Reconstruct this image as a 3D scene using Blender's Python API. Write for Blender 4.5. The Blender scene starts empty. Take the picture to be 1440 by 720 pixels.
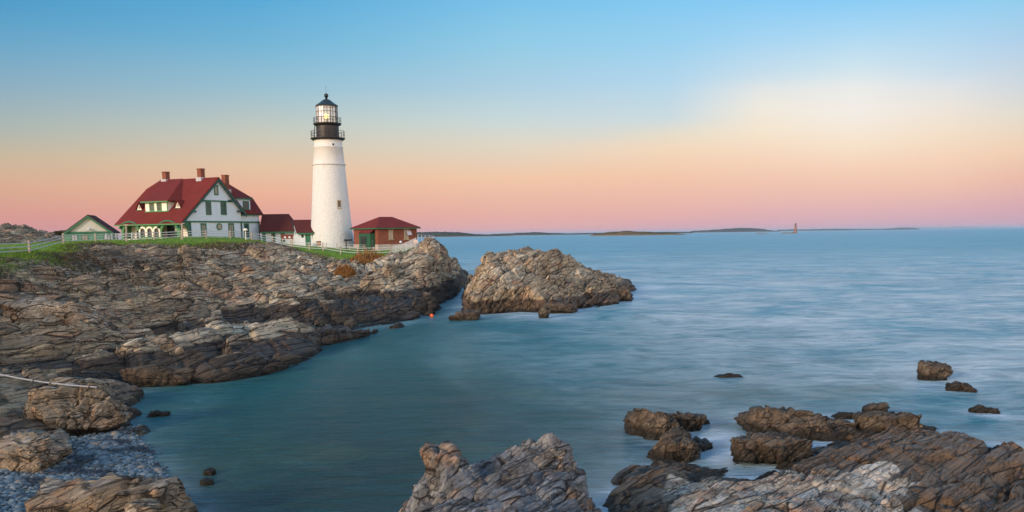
import bpy, bmesh, math, random
import numpy as np
from mathutils import Vector, Matrix
random.seed(7)
R_ = math.radians
# ------------------------------------------------------------------ camera
FPX = 1247.; PITCH = R_(8); ROLL = R_(.72); CZ = 8.2
fw = np.array([0, math.cos(PITCH), -math.sin(PITCH)])
_u0 = np.array([0, math.sin(PITCH), math.cos(PITCH)]); _r0 = np.array([1., 0, 0])
upv = _u0*math.cos(ROLL)+_r0*math.sin(ROLL); rtv = _r0*math.cos(ROLL)-_u0*math.sin(ROLL)
CAM = np.array([0, 0, CZ])
cd = bpy.data.cameras.new('camera'); cam = bpy.data.objects.new('camera', cd)
bpy.context.scene.collection.objects.link(cam); bpy.context.scene.camera = cam
m = Matrix.Identity(4)
for i in range(3):
    m[i][0] = rtv[i]; m[i][1] = upv[i]; m[i][2] = -fw[i]; m[i][3] = CAM[i]
cam.matrix_world = m
cd.sensor_width = 36; cd.lens = FPX/1440*36; cd.shift_y = 144.3/1440
cd.clip_start = .1; cd.clip_end = 120000
# ------------------------------------------------------------------ sky, sun, exposure
SUN_AZ = R_(-136)      # clockwise from +Y: to the left of and behind the camera
SUN_EL = R_(17)
sc = bpy.context.scene
W = bpy.data.worlds.new('World'); sc.world = W; W.use_nodes = True
nt = W.node_tree; nt.nodes.clear(); N = nt.nodes.new; L = nt.links.new
def s2l(c):
    return tuple((x/255/12.92 if x/255 <= .04045 else ((x/255+.055)/1.055)**2.4) for x in c)
def wmath(op, a, b=None, c=None):
    n = N('ShaderNodeMath'); n.operation = op
    for i, v in enumerate((a, b, c)):
        if v is None: continue
        if isinstance(v, (int, float)): n.inputs[i].default_value = v
        else: L(v, n.inputs[i])
    return n.outputs[0]
tc = N('ShaderNodeTexCoord'); sx = N('ShaderNodeSeparateXYZ'); L(tc.outputs['Generated'], sx.inputs[0])
el = wmath('MULTIPLY', wmath('ARCSINE', sx.outputs[2]), 180/math.pi)
az = wmath('MULTIPLY', wmath('ARCTAN2', sx.outputs[0], sx.outputs[1]), 180/math.pi)
ncl = N('ShaderNodeTexNoise'); mp = N('ShaderNodeMapping'); mp.inputs['Scale'].default_value = (1.2, 1.2, 5)
L(tc.outputs['Generated'], mp.inputs[0]); L(mp.outputs[0], ncl.inputs['Vector']); ncl.inputs['Scale'].default_value = 1.6; ncl.inputs['Detail'].default_value = 2
elw = wmath('ADD', el, wmath('MULTIPLY', wmath('SUBTRACT', ncl.outputs['Fac'], .5), 1.0))
def ramp(stops):
    r = N('ShaderNodeValToRGB'); e = r.color_ramp.elements
    r.color_ramp.interpolation = 'EASE' if False else 'LINEAR'
    while len(e) > 1: e.remove(e[-1])
    first = True
    for deg, col in stops:
        p = (deg+3)/93.
        if first: e[0].position = p; q = e[0]; first = False
        else: q = e.new(p)
        q.color = (*s2l(col), 1)
    L(wmath('DIVIDE', wmath('ADD', elw, 3), 93.), r.inputs[0])
    return r.outputs[0]
def elev(px, py):
    d = fw+rtv*(px-720)/FPX+upv*(504.3-py)/FPX; return math.degrees(math.asin(d[2]/np.linalg.norm(d)))
def azim(px, py):
    d = fw+rtv*(px-720)/FPX+upv*(504.3-py)/FPX; return math.degrees(math.atan2(d[0], d[1]))
UPPER = [(25,(92,170,225)),(50,(85,150,215)),(85,(80,140,205))]
def colm(px, rows): return [(elev(px, y), c_) for y, c_ in rows]+UPPER
SKYC = [(0, [(332,(210,142,142)),(310,(218,150,140)),(260,(219,172,142)),(220,(202,182,154)),(180,(172,182,175)),(120,(139,173,192)),(60,(104,165,199)),(0,(74,154,200))]),
 (360, [(330,(220,154,152)),(310,(226,158,146)),(275,(236,176,148)),(230,(228,194,162)),(180,(198,200,186)),(120,(152,190,206)),(60,(112,178,212)),(0,(86,168,214))]),
 (720, [(328,(226,166,168)),(300,(234,176,162)),(250,(242,198,165)),(200,(222,214,196)),(170,(200,216,216)),(120,(172,206,224)),(60,(144,202,229)),(0,(120,192,232))]),
 (835, [(327,(224,166,170)),(300,(234,176,164)),(250,(243,198,166)),(208,(236,214,190)),(190,(218,216,206)),(168,(202,216,220)),(120,(176,210,230)),(60,(148,205,234)),(0,(125,196,236))]),
 (940, [(326,(220,166,176)),(300,(232,176,168)),(250,(243,198,168)),(212,(244,214,184)),(188,(230,220,200)),(168,(204,218,222)),(120,(180,214,234)),(60,(152,207,238)),(0,(130,199,240))]),
 (1070, [(324,(216,167,180)),(300,(228,176,175)),(262,(241,194,172)),(225,(246,210,182)),(185,(246,228,204)),(150,(240,233,220)),(124,(226,229,228)),(106,(200,222,234)),(60,(168,213,241)),(0,(134,202,244))]),
 (1200, [(322,(212,168,182)),(300,(224,176,180)),(270,(238,190,174)),(235,(246,207,180)),(200,(248,226,202)),(160,(244,236,226)),(120,(234,235,232)),(98,(208,228,236)),(50,(170,215,242)),(0,(136,203,244))]),
 (1330, [(321,(208,166,182)),(300,(220,172,180)),(265,(238,190,172)),(225,(245,208,180)),(185,(244,222,198)),(150,(238,228,216)),(118,(222,226,228)),(100,(200,220,234)),(50,(172,212,238)),(0,(140,204,242))]),
 (1440, [(320,(206,164,180)),(290,(218,168,176)),(250,(235,186,166)),(205,(242,208,178)),(160,(228,218,202)),(120,(206,214,220)),(60,(174,206,232)),(0,(144,204,236))])]
SKYC = [(azim(px, 200), colm(px, r)) for px, r in SKYC]
SKYB = [(0,(250,190,150)),(4,(255,215,175)),(12,(240,225,205)),(25,(200,210,220)),(50,(100,145,190)),(85,(60,105,165))]
cb = ramp(SKYB)
def mrange(v, a, b, it='SMOOTHSTEP'):
    n = N('ShaderNodeMapRange'); n.interpolation_type = it
    L(v, n.inputs['Value']); n.inputs['From Min'].default_value = a; n.inputs['From Max'].default_value = b
    return n.outputs[0]
def mixc(f, a, b):
    n = N('ShaderNodeMix'); n.data_type = 'RGBA'
    if isinstance(f, float): n.inputs[0].default_value = f
    else: L(f, n.inputs[0])
    for v, i in ((a, 6), (b, 7)):
        if isinstance(v, tuple): n.inputs[i].default_value = (*v, 1)
        else: L(v, n.inputs[i])
    return n.outputs[2]
c = ramp(SKYC[0][1])
for (a0, _), (a1, rws) in zip(SKYC[:-1], SKYC[1:]): c = mixc(mrange(az, a0, a1, 'LINEAR'), c, ramp(rws))
aab = wmath('ABSOLUTE', az)
gl = N('ShaderNodeMix'); gl.data_type = 'RGBA'; gl.blend_type = 'MULTIPLY'; gl.inputs[0].default_value = 1; L(cb, gl.inputs[6]); gl.inputs[7].default_value = (2.3, 2.3, 2.3, 1)
c = mixc(mrange(aab, 55, 120), c, gl.outputs[2])     # the afterglow behind the camera is brighter
bg = N('ShaderNodeBackground'); L(c, bg.inputs[0]); bg.inputs[1].default_value = 1.06
sk = N('ShaderNodeTexSky'); sk.sky_type = 'NISHITA'; sk.sun_disc = False
sk.sun_elevation = SUN_EL; sk.sun_rotation = SUN_AZ; sk.altitude = 10
bg2 = N('ShaderNodeBackground'); L(sk.outputs[0], bg2.inputs[0]); bg2.inputs[1].default_value = .004
ad = N('ShaderNodeAddShader'); L(bg.outputs[0], ad.inputs[0]); L(bg2.outputs[0], ad.inputs[1])
wo = N('ShaderNodeOutputWorld'); L(ad.outputs[0], wo.inputs[0])
sl = bpy.data.lights.new('sun', 'SUN'); sl.energy = 3.3; sl.angle = R_(8); sl.color = (1, .78, .58)
so = bpy.data.objects.new('sun', sl); sc.collection.objects.link(so)
sd = Vector((math.sin(SUN_AZ)*math.cos(SUN_EL), math.cos(SUN_AZ)*math.cos(SUN_EL), math.sin(SUN_EL)))
so.rotation_euler = sd.to_track_quat('Z', 'Y').to_euler()
sc.view_settings.view_transform = 'Standard'; sc.view_settings.look = 'None'
sc.view_settings.gamma = 1; sc.view_settings.use_curve_mapping = False; sc.view_settings.exposure = -.1
sc.render.engine = 'CYCLES'
sc.cycles.max_bounces = 6; sc.cycles.transparent_max_bounces = 8; sc.cycles.volume_bounces = 0

# ------------------------------------------------------------------ measuring helpers
def ray(px, py): return fw+rtv*(px-720)/FPX+upv*(504.3-py)/FPX
def atz(px, py, z=0.):
    d = ray(px, py); return CAM+d*(z-CZ)/d[2]
def aty(px, py, y):
    d = ray(px, py); return CAM+d*y/d[1]
# ------------------------------------------------------------------ material helpers
def newmat(name):
    M = bpy.data.materials.new(name); M.use_nodes = True; t = M.node_tree
    b = t.nodes['Principled BSDF']; return M, t, b
class G:
    """tiny node graph helper"""
    def __init__(s, t): s.t = t; s.tc = None
    def n(s, ty, **kw):
        q = s.t.nodes.new(ty)
        for k, v in kw.items(): setattr(q, k, v)
        return q
    def l(s, a, b): s.t.links.new(a, b)
    def pos(s):
        return s.n('ShaderNodeNewGeometry').outputs['Position']
    def obj(s):
        return s.n('ShaderNodeTexCoord').outputs['Object']
    def mapping(s, v, scale=(1,1,1), rot=(0,0,0), loc=(0,0,0)):
        q = s.n('ShaderNodeMapping'); s.l(v, q.inputs[0])
        q.inputs['Scale'].default_value = scale; q.inputs['Rotation'].default_value = rot; q.inputs['Location'].default_value = loc
        return q.outputs[0]
    def texmap(s, v, size, strike, dip):
        """coordinates turned into the strata frame and divided by feature size"""
        q = s.n('ShaderNodeMapping', vector_type='TEXTURE'); s.l(v, q.inputs[0]); RMx = rotm(strike, dip)
        if np.linalg.det(RMx) < 0: RMx = RMx*np.array([[1],[1],[-1]])
        q.inputs['Rotation'].default_value = Matrix([list(r) for r in RMx.T]).to_euler(); q.inputs['Scale'].default_value = size
        return q.outputs[0]
    def warp(s, v, scale, amt):
        q = s.n('ShaderNodeTexNoise'); s.l(v, q.inputs['Vector']); q.inputs['Scale'].default_value = scale; q.inputs['Detail'].default_value = 3
        a = s.n('ShaderNodeVectorMath', operation='SUBTRACT'); s.l(q.outputs['Color'], a.inputs[0]); a.inputs[1].default_value = (.5,.5,.5)
        m_ = s.n('ShaderNodeVectorMath', operation='SCALE'); s.l(a.outputs[0], m_.inputs[0]); m_.inputs['Scale'].default_value = amt
        r = s.n('ShaderNodeVectorMath', operation='ADD'); s.l(v, r.inputs[0]); s.l(m_.outputs[0], r.inputs[1]); return r.outputs[0]
    def voro(s, v, feature='DISTANCE_TO_EDGE'):
        q = s.n('ShaderNodeTexVoronoi', feature=feature); s.l(v, q.inputs['Vector']); q.inputs['Scale'].default_value = 1; return q
    def noise(s, v, scale, detail=4, rough=.6, dist=0):
        q = s.n('ShaderNodeTexNoise'); s.l(v, q.inputs['Vector']); q.inputs['Scale'].default_value = scale
        q.inputs['Detail'].default_value = detail; q.inputs['Roughness'].default_value = rough; q.inputs['Distortion'].default_value = dist
        return q.outputs['Fac']
    def rng(s, v, a, b, c=0., d=1.):
        q = s.n('ShaderNodeMapRange'); s.l(v, q.inputs['Value'])
        for k, x in zip(('From Min','From Max','To Min','To Max'), (a,b,c,d)): q.inputs[k].default_value = x
        return q.outputs[0]
    def math(s, op, a, b=None):
        q = s.n('ShaderNodeMath', operation=op)
        for i, v in enumerate((a, b)):
            if v is None: continue
            if isinstance(v, (int, float)): q.inputs[i].default_value = v
            else: s.l(v, q.inputs[i])
        return q.outputs[0]
    def mix(s, f, a, b, mode='MIX'):
        q = s.n('ShaderNodeMix', data_type='RGBA', blend_type=mode)
        if isinstance(f, (int, float)): q.inputs[0].default_value = f
        else: s.l(f, q.inputs[0])
        for v, i in ((a, 6), (b, 7)):
            if isinstance(v, tuple): q.inputs[i].default_value = (*v[:3], 1)
            else: s.l(v, q.inputs[i])
        return q.outputs[2]
    def attr(s, name):
        q = s.n('ShaderNodeAttribute', attribute_name=name); return q.outputs['Fac']
    def bump(s, h, strength, dist, b, prev=None):
        q = s.n('ShaderNodeBump'); s.l(h, q.inputs['Height']); q.inputs['Strength'].default_value = strength; q.inputs['Distance'].default_value = dist
        if prev is not None: s.l(prev, q.inputs['Normal'])
        if b is not None: s.l(q.outputs[0], b.inputs['Normal'])
        return q.outputs[0]
def plain(name, col, rough=.6, var=.15, scale=1.5, metal=0., bumpd=0., spec=.3):
    M, t, b = newmat(name); g = G(t); o = g.obj()
    f = g.rng(g.noise(o, scale, 5, .65), .25, .75, 1-var, 1+var)
    q = g.n('ShaderNodeMix', data_type='RGBA', blend_type='MULTIPLY'); q.inputs[0].default_value = 1
    q.inputs[6].default_value = (*col, 1); g.l(f, q.inputs[7]); g.l(q.outputs[2], b.inputs['Base Color'])
    b.inputs['Roughness'].default_value = rough; b.inputs['Metallic'].default_value = metal; b.inputs['Specular IOR Level'].default_value = spec
    if bumpd: g.bump(g.noise(o, scale*6, 4), .6, bumpd, b)
    return M
# ------------------------------------------------------------------ object helpers
COL = sc.collection
def tag(o, label=None, cat=None, group=None, kind=None):
    if label: o['label'] = label
    if cat: o['category'] = cat
    if group: o['group'] = group
    if kind: o['kind'] = kind
    return o
def empty(name, loc, rz=0.):
    o = bpy.data.objects.new(name, None); COL.objects.link(o); o.location = loc; o.rotation_euler = (0, 0, rz); o.empty_display_size = .3
    return o
class MB:
    """collects faces in world coordinates, builds ONE mesh object relative to a root location"""
    def __init__(s): s.v = []; s.f = []
    def poly(s, pts):
        k = len(s.v); s.v += [tuple(p) for p in pts]; s.f.append(tuple(range(k, k+len(pts)))); return s
    def hexa(s, p):    # 8 points: bottom 0-3 ccw, top 4-7
        k = len(s.v); s.v += [tuple(q) for q in p]
        for f in ((3,2,1,0),(4,5,6,7),(0,1,5,4),(1,2,6,5),(2,3,7,6),(3,0,4,7)): s.f.append(tuple(k+i for i in f))
        return s
    def box(s, fr, a0, a1, n0, n1, z0, z1):
        return s.hexa([fr(a0,n0,z0),fr(a1,n0,z0),fr(a1,n1,z0),fr(a0,n1,z0),fr(a0,n0,z1),fr(a1,n0,z1),fr(a1,n1,z1),fr(a0,n1,z1)])
    def slab(s, pts, t):   # planar polygon thickened downward along its normal
        P = [np.array(p, float) for p in pts]
        n = np.cross(P[1]-P[0], P[2]-P[0]); n /= np.linalg.norm(n)+1e-9
        if n[2] < 0: n = -n
        Q = [p-n*t for p in P]; k = len(s.v); m_ = len(P)
        s.v += [tuple(p) for p in P]+[tuple(q) for q in Q]
        s.f.append(tuple(range(k, k+m_))); s.f.append(tuple(range(k+2*m_-1, k+m_-1, -1)))
        for i in range(m_):
            j = (i+1) % m_; s.f.append((k+i, k+m_+i, k+m_+j, k+j))
        return s
    def ext(s, pts, vec):  # polygon extruded along vec
        P = [np.array(p, float) for p in pts]; v = np.array(vec, float); k = len(s.v); m_ = len(P)
        s.v += [tuple(p) for p in P]+[tuple(p+v) for p in P]
        s.f.append(tuple(range(k, k+m_))); s.f.append(tuple(range(k+2*m_-1, k+m_-1, -1)))
        for i in range(m_):
            j = (i+1) % m_; s.f.append((k+i, k+m_+i, k+m_+j, k+j))
        return s
    def bar(s, a, b, w, h=None, n=None):   # square/round bar between two points
        a = np.array(a, float); b = np.array(b, float); d = b-a; ln = np.linalg.norm(d); d = d/(ln+1e-9)
        h = h or w
        ref = np.array([0,0,1.]) if abs(d[2]) < .9 else np.array([1.,0,0])
        x = np.cross(d, ref); x /= np.linalg.norm(x); y = np.cross(x, d)
        if n:
            k = len(s.v)
            for p, r in ((a, w/2), (b, h/2)):
                for i in range(n):
                    t = 2*math.pi*i/n; s.v.append(tuple(p+x*math.cos(t)*r+y*math.sin(t)*r))
            for i in range(n): s.f.append((k+i, k+(i+1)%n, k+n+(i+1)%n, k+n+i))
            s.f.append(tuple(range(k+n-1, k-1, -1))); s.f.append(tuple(range(k+n, k+2*n)))
            return s
        c = [(-1,-1),(1,-1),(1,1),(-1,1)]
        return s.hexa([a+x*i*w/2+y*j*h/2 for i, j in c]+[b+x*i*w/2+y*j*h/2 for i, j in c])
    def lathe(s, c, prof, n=32, a0=0., a1=2*math.pi):
        k = len(s.v); full = abs(a1-a0-2*math.pi) < 1e-6; m_ = n if full else n+1
        for r, z in prof:
            for i in range(m_):
                t = a0+(a1-a0)*i/n; s.v.append((c[0]+r*math.cos(t), c[1]+r*math.sin(t), z))
        for j in range(len(prof)-1):
            for i in range(n):
                i2 = (i+1) % m_
                s.f.append((k+j*m_+i, k+j*m_+i2, k+(j+1)*m_+i2, k+(j+1)*m_+i))
        return s
    def build(s, name, mat, parent=None, smooth=False, loc=None, bevel=0.):
        off = np.array(loc if loc is not None else (parent_root(parent) if parent is not None else (0,0,0)), float)
        me = bpy.data.meshes.new(name); me.from_pydata([tuple(np.array(v)-off) for v in s.v], [], s.f); me.validate()
        bm = bmesh.new(); bm.from_mesh(me); bmesh.ops.recalc_face_normals(bm, faces=bm.faces)
        if bevel: bmesh.ops.bevel(bm, geom=bm.edges, offset=bevel, segments=1, affect='EDGES')
        bm.to_mesh(me); bm.free()
        o = bpy.data.objects.new(name, me); COL.objects.link(o); me.materials.append(mat)
        if smooth:
            me.polygons.foreach_set('use_smooth', [True]*len(me.polygons))
        if parent is not None: o.parent = parent
        elif loc is not None: o.location = loc
        return o
def parent_root(p):
    while p.parent is not None: p = p.parent
    return tuple(p.location)
class Frame:
    """a = along, n = outward normal"""
    def __init__(s, O, ang):     # ang: direction of 'along' in degrees
        s.O = np.array([O[0], O[1]]); s.a = np.array([math.cos(R_(ang)), math.sin(R_(ang))]); s.b = np.array([s.a[1], -s.a[0]])
    def __call__(s, a, n, z):
        p = s.O+s.a*a+s.b*n; return np.array([p[0], p[1], z])
    def hit(s, px, py, n=0.):     # pixel -> (a,z) on the plane n
        O = s(0, n, 0); nn = np.array([s.b[0], s.b[1], 0]); d = ray(px, py); t = ((O-CAM)@nn)/(d@nn); p = CAM+d*t
        return float((p[:2]-O[:2])@s.a), float(p[2])
def mesh_np(name, V, Fc, mat, attrs=None, smooth=False, parent=None, loc=None):
    me = bpy.data.meshes.new(name); V = np.asarray(V, np.float32); Fc = np.asarray(Fc, np.int32)
    if loc is not None: V = V-np.array(loc, np.float32)
    k = Fc.shape[1]
    me.vertices.add(len(V)); me.vertices.foreach_set('co', V.ravel())
    me.loops.add(Fc.size); me.loops.foreach_set('vertex_index', Fc.ravel())
    me.polygons.add(len(Fc)); me.polygons.foreach_set('loop_start', np.arange(0, Fc.size, k, dtype=np.int32))
    me.update(calc_edges=True)
    if smooth: me.polygons.foreach_set('use_smooth', np.ones(len(Fc), bool))
    for nm, arr in (attrs or {}).items():
        a = me.attributes.new(nm, 'FLOAT', 'POINT'); a.data.foreach_set('value', np.asarray(arr, np.float32))
    me.materials.append(mat); o = bpy.data.objects.new(name, me); COL.objects.link(o)
    if parent is not None: o.parent = parent
    elif loc is not None: o.location = loc
    return o
# ------------------------------------------------------------------ numeric noise
def h32(ix, iy, iz, seed):
    h = (ix.astype(np.int64)*374761393+iy.astype(np.int64)*668265263+iz.astype(np.int64)*2147483647+seed*1274126177) & 0xffffffff
    h = ((h ^ (h >> 13))*1274126177) & 0xffffffff; h = ((h ^ (h >> 16))*2246822519) & 0xffffffff
    return (h ^ (h >> 15)) & 0xffffffff
def vnoise(P, seed=0):
    f = np.floor(P); t = P-f; t = t*t*(3-2*t); f = f.astype(np.int64); r = 0
    for dx in (0, 1):
        wx = t[:,0] if dx else 1-t[:,0]
        for dy in (0, 1):
            wy = t[:,1] if dy else 1-t[:,1]
            for dz in (0, 1):
                wz = t[:,2] if dz else 1-t[:,2]
                r = r+wx*wy*wz*(h32(f[:,0]+dx, f[:,1]+dy, f[:,2]+dz, seed)/4294967295.)
    return r*2-1
def fbm(P, oct=4, seed=0, gain=.5):
    r = 0; a = 1.; s = 1.
    for i in range(oct): r = r+a*vnoise(P*s, seed+i*17); a *= gain; s *= 2.03
    return r
def vor(P, seed=0):
    """F1, F2, three randoms of the nearest cell, offset to its centre"""
    f = np.floor(P).astype(np.int64); n = len(P)
    F1 = np.full(n, 9.); F2 = np.full(n, 9.); rr = np.zeros((n, 3)); dd = np.zeros((n, 3))
    for dx in (-1,0,1):
        for dy in (-1,0,1):
            for dz in (-1,0,1):
                c = f+np.array([dx,dy,dz]); h = h32(c[:,0], c[:,1], c[:,2], seed)
                a = (h & 1023)/1023.; b = ((h >> 10) & 1023)/1023.; e = ((h >> 20) & 1023)/1023.
                d = P-(c+.5+(np.stack([a,b,e],1)-.5)*.85); D = (d*d).sum(1)
                near = D < F1
                F2 = np.where(near, F1, np.minimum(F2, D)); F1 = np.where(near, D, F1)
                rr[near] = np.stack([b,e,a],1)[near]; dd[near] = d[near]
    return np.sqrt(F1), np.sqrt(F2), rr, dd
def rotm(strike, dip):
    """rows: along strike, across the layers, down dip  (strike: degrees from +X, dip: tilt of the layers)"""
    s = np.array([math.cos(R_(strike)), math.sin(R_(strike)), 0]); w = np.array([-s[1], s[0], 0])
    z = np.array([0,0,1.]); nrm = w*math.sin(R_(dip))+z*math.cos(R_(dip)); dn = w*math.cos(R_(dip))-z*math.sin(R_(dip))
    return np.stack([s, nrm, dn])
def blocks(P, RM, levels, seed=0, warp=.5, wscale=.35, saw=.9):
    """sum of fractured block offsets; levels = [(size_strike,size_normal,size_dip,amp,tilt,crack)]"""
    Wp = P+warp*np.stack([fbm(P*wscale, 2, seed+i*71, .3) for i in range(3)], 1)
    Q = Wp@RM.T; out = np.zeros(len(P)); rnd = None; crk = np.zeros(len(P))
    for k, (a, b, c_, amp, tilt, crack, *bed) in enumerate(levels):
        if bed:      # rectangular joint blocks in parallel beds
            U = Q/np.array([a, b, c_]); u = U[:,1]+.30*np.sin(U[:,1]*2.1+k)+.12*vnoise(U*.7, seed+k); iu = np.floor(u)
            v = U[:,0]+h32(iu, iu*0+k, iu*0, seed+5)/4294967295.*7+.2*vnoise(U*.8+9, seed+k); iv = np.floor(v)
            w = U[:,2]+h32(iu, iv, iu*0+k, seed+6)/4294967295.*7+.2*vnoise(U*.8+19, seed+k); iw = np.floor(w)
            r1 = h32(iu, iv, iw, seed+k)/4294967295.; r2 = h32(iu, iv, iw, seed+k+50)/4294967295.; r3 = h32(iu, iv, iw, seed+k+90)/4294967295.
            fu, fv, fw_ = u-iu-.5, v-iv-.5, w-iw-.5
            out += amp*((r1-.5)*.75+tilt*(saw*fu+(r2-.5)*fv*.9+(r3-.5)*fw_*.9))
            e = np.clip((np.maximum(np.maximum(abs(fu), abs(fv)), abs(fw_))-.44)/.06, 0, 1); out -= crack*e; crk = np.maximum(crk, e*.6)
            rnd = r2 if rnd is None else rnd*.55+r2*.45
            continue
        F1, F2, rr, dd = vor(Q/np.array([a, b, c_]), seed+k*13)
        out += amp*((rr[:,0]-.5)+tilt*(((rr-.5)*dd).sum(1)*.9+saw*dd[:,1]))
        e = np.clip(1-(F2-F1)/.06, 0, 1); out -= crack*e; crk = np.maximum(crk, e*(1 if k < 2 else .5))
        rnd = rr[:,1] if rnd is None else rnd*.55+rr[:,1]*.45
    return out, rnd, crk
def tps_fit(X, z, smooth=.02):
    n = len(X); D = np.linalg.norm(X[:,None]-X[None], axis=2); K = np.where(D > 0, D*D*np.log(D+1e-12), 0)+np.eye(n)*smooth
    A = np.zeros((n+3, n+3)); A[:n,:n] = K; A[:n,n] = 1; A[:n,n+1:] = X; A[n,:n] = 1; A[n+1:,:n] = X.T
    return X, np.linalg.solve(A, np.concatenate([z, np.zeros(3)]))
def tps(fit, Q):
    X, w = fit; n = len(X); out = np.zeros(len(Q))
    for i in range(0, len(Q), 60000):
        q = Q[i:i+60000]; D2 = ((q[:,None]-X[None])**2).sum(2); out[i:i+60000] = (.5*D2*np.log(D2+1e-12))@w[:n]+w[n]+q@w[n+1:]
    return out
def sdist(poly, Q):
    """signed distance, positive inside"""
    poly = np.array(poly); d = np.full(len(Q), 1e9); ins = np.zeros(len(Q), bool); m_ = len(poly)
    for i in range(m_):
        a = poly[i]; b = poly[(i+1) % m_]; ab = b-a; t = np.clip(((Q-a)@ab)/(ab@ab+1e-12), 0, 1)
        d = np.minimum(d, np.hypot(*(Q-a-t[:,None]*ab).T))
        cnd = ((a[1] > Q[:,1]) != (b[1] > Q[:,1])); xx = (b[0]-a[0])*(Q[:,1]-a[1])/(b[1]-a[1]+1e-12)+a[0]
        ins ^= cnd & (Q[:,0] < xx)
    return np.where(ins, d, -d)
def sst(x, a, b):
    t = np.clip((x-a)/(b-a), 0, 1); return t*t*(3-2*t)
def smin(a, b, k):
    h = np.clip(.5+.5*(b-a)/k, 0, 1); return b*(1-h)+a*h-k*h*(1-h)
def gridnormal(P):
    du = np.gradient(P, axis=0); dv = np.gradient(P, axis=1); n = np.cross(du, dv); n /= np.linalg.norm(n, axis=2, keepdims=True)+1e-9
    n[n[:,:,2] < 0] *= -1; return n
def gridfaces(r, c):
    i = np.arange(r-1)[:,None]*c+np.arange(c-1)[None]; return np.stack([i, i+1, i+c+1, i+c], -1).reshape(-1, 4)
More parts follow.
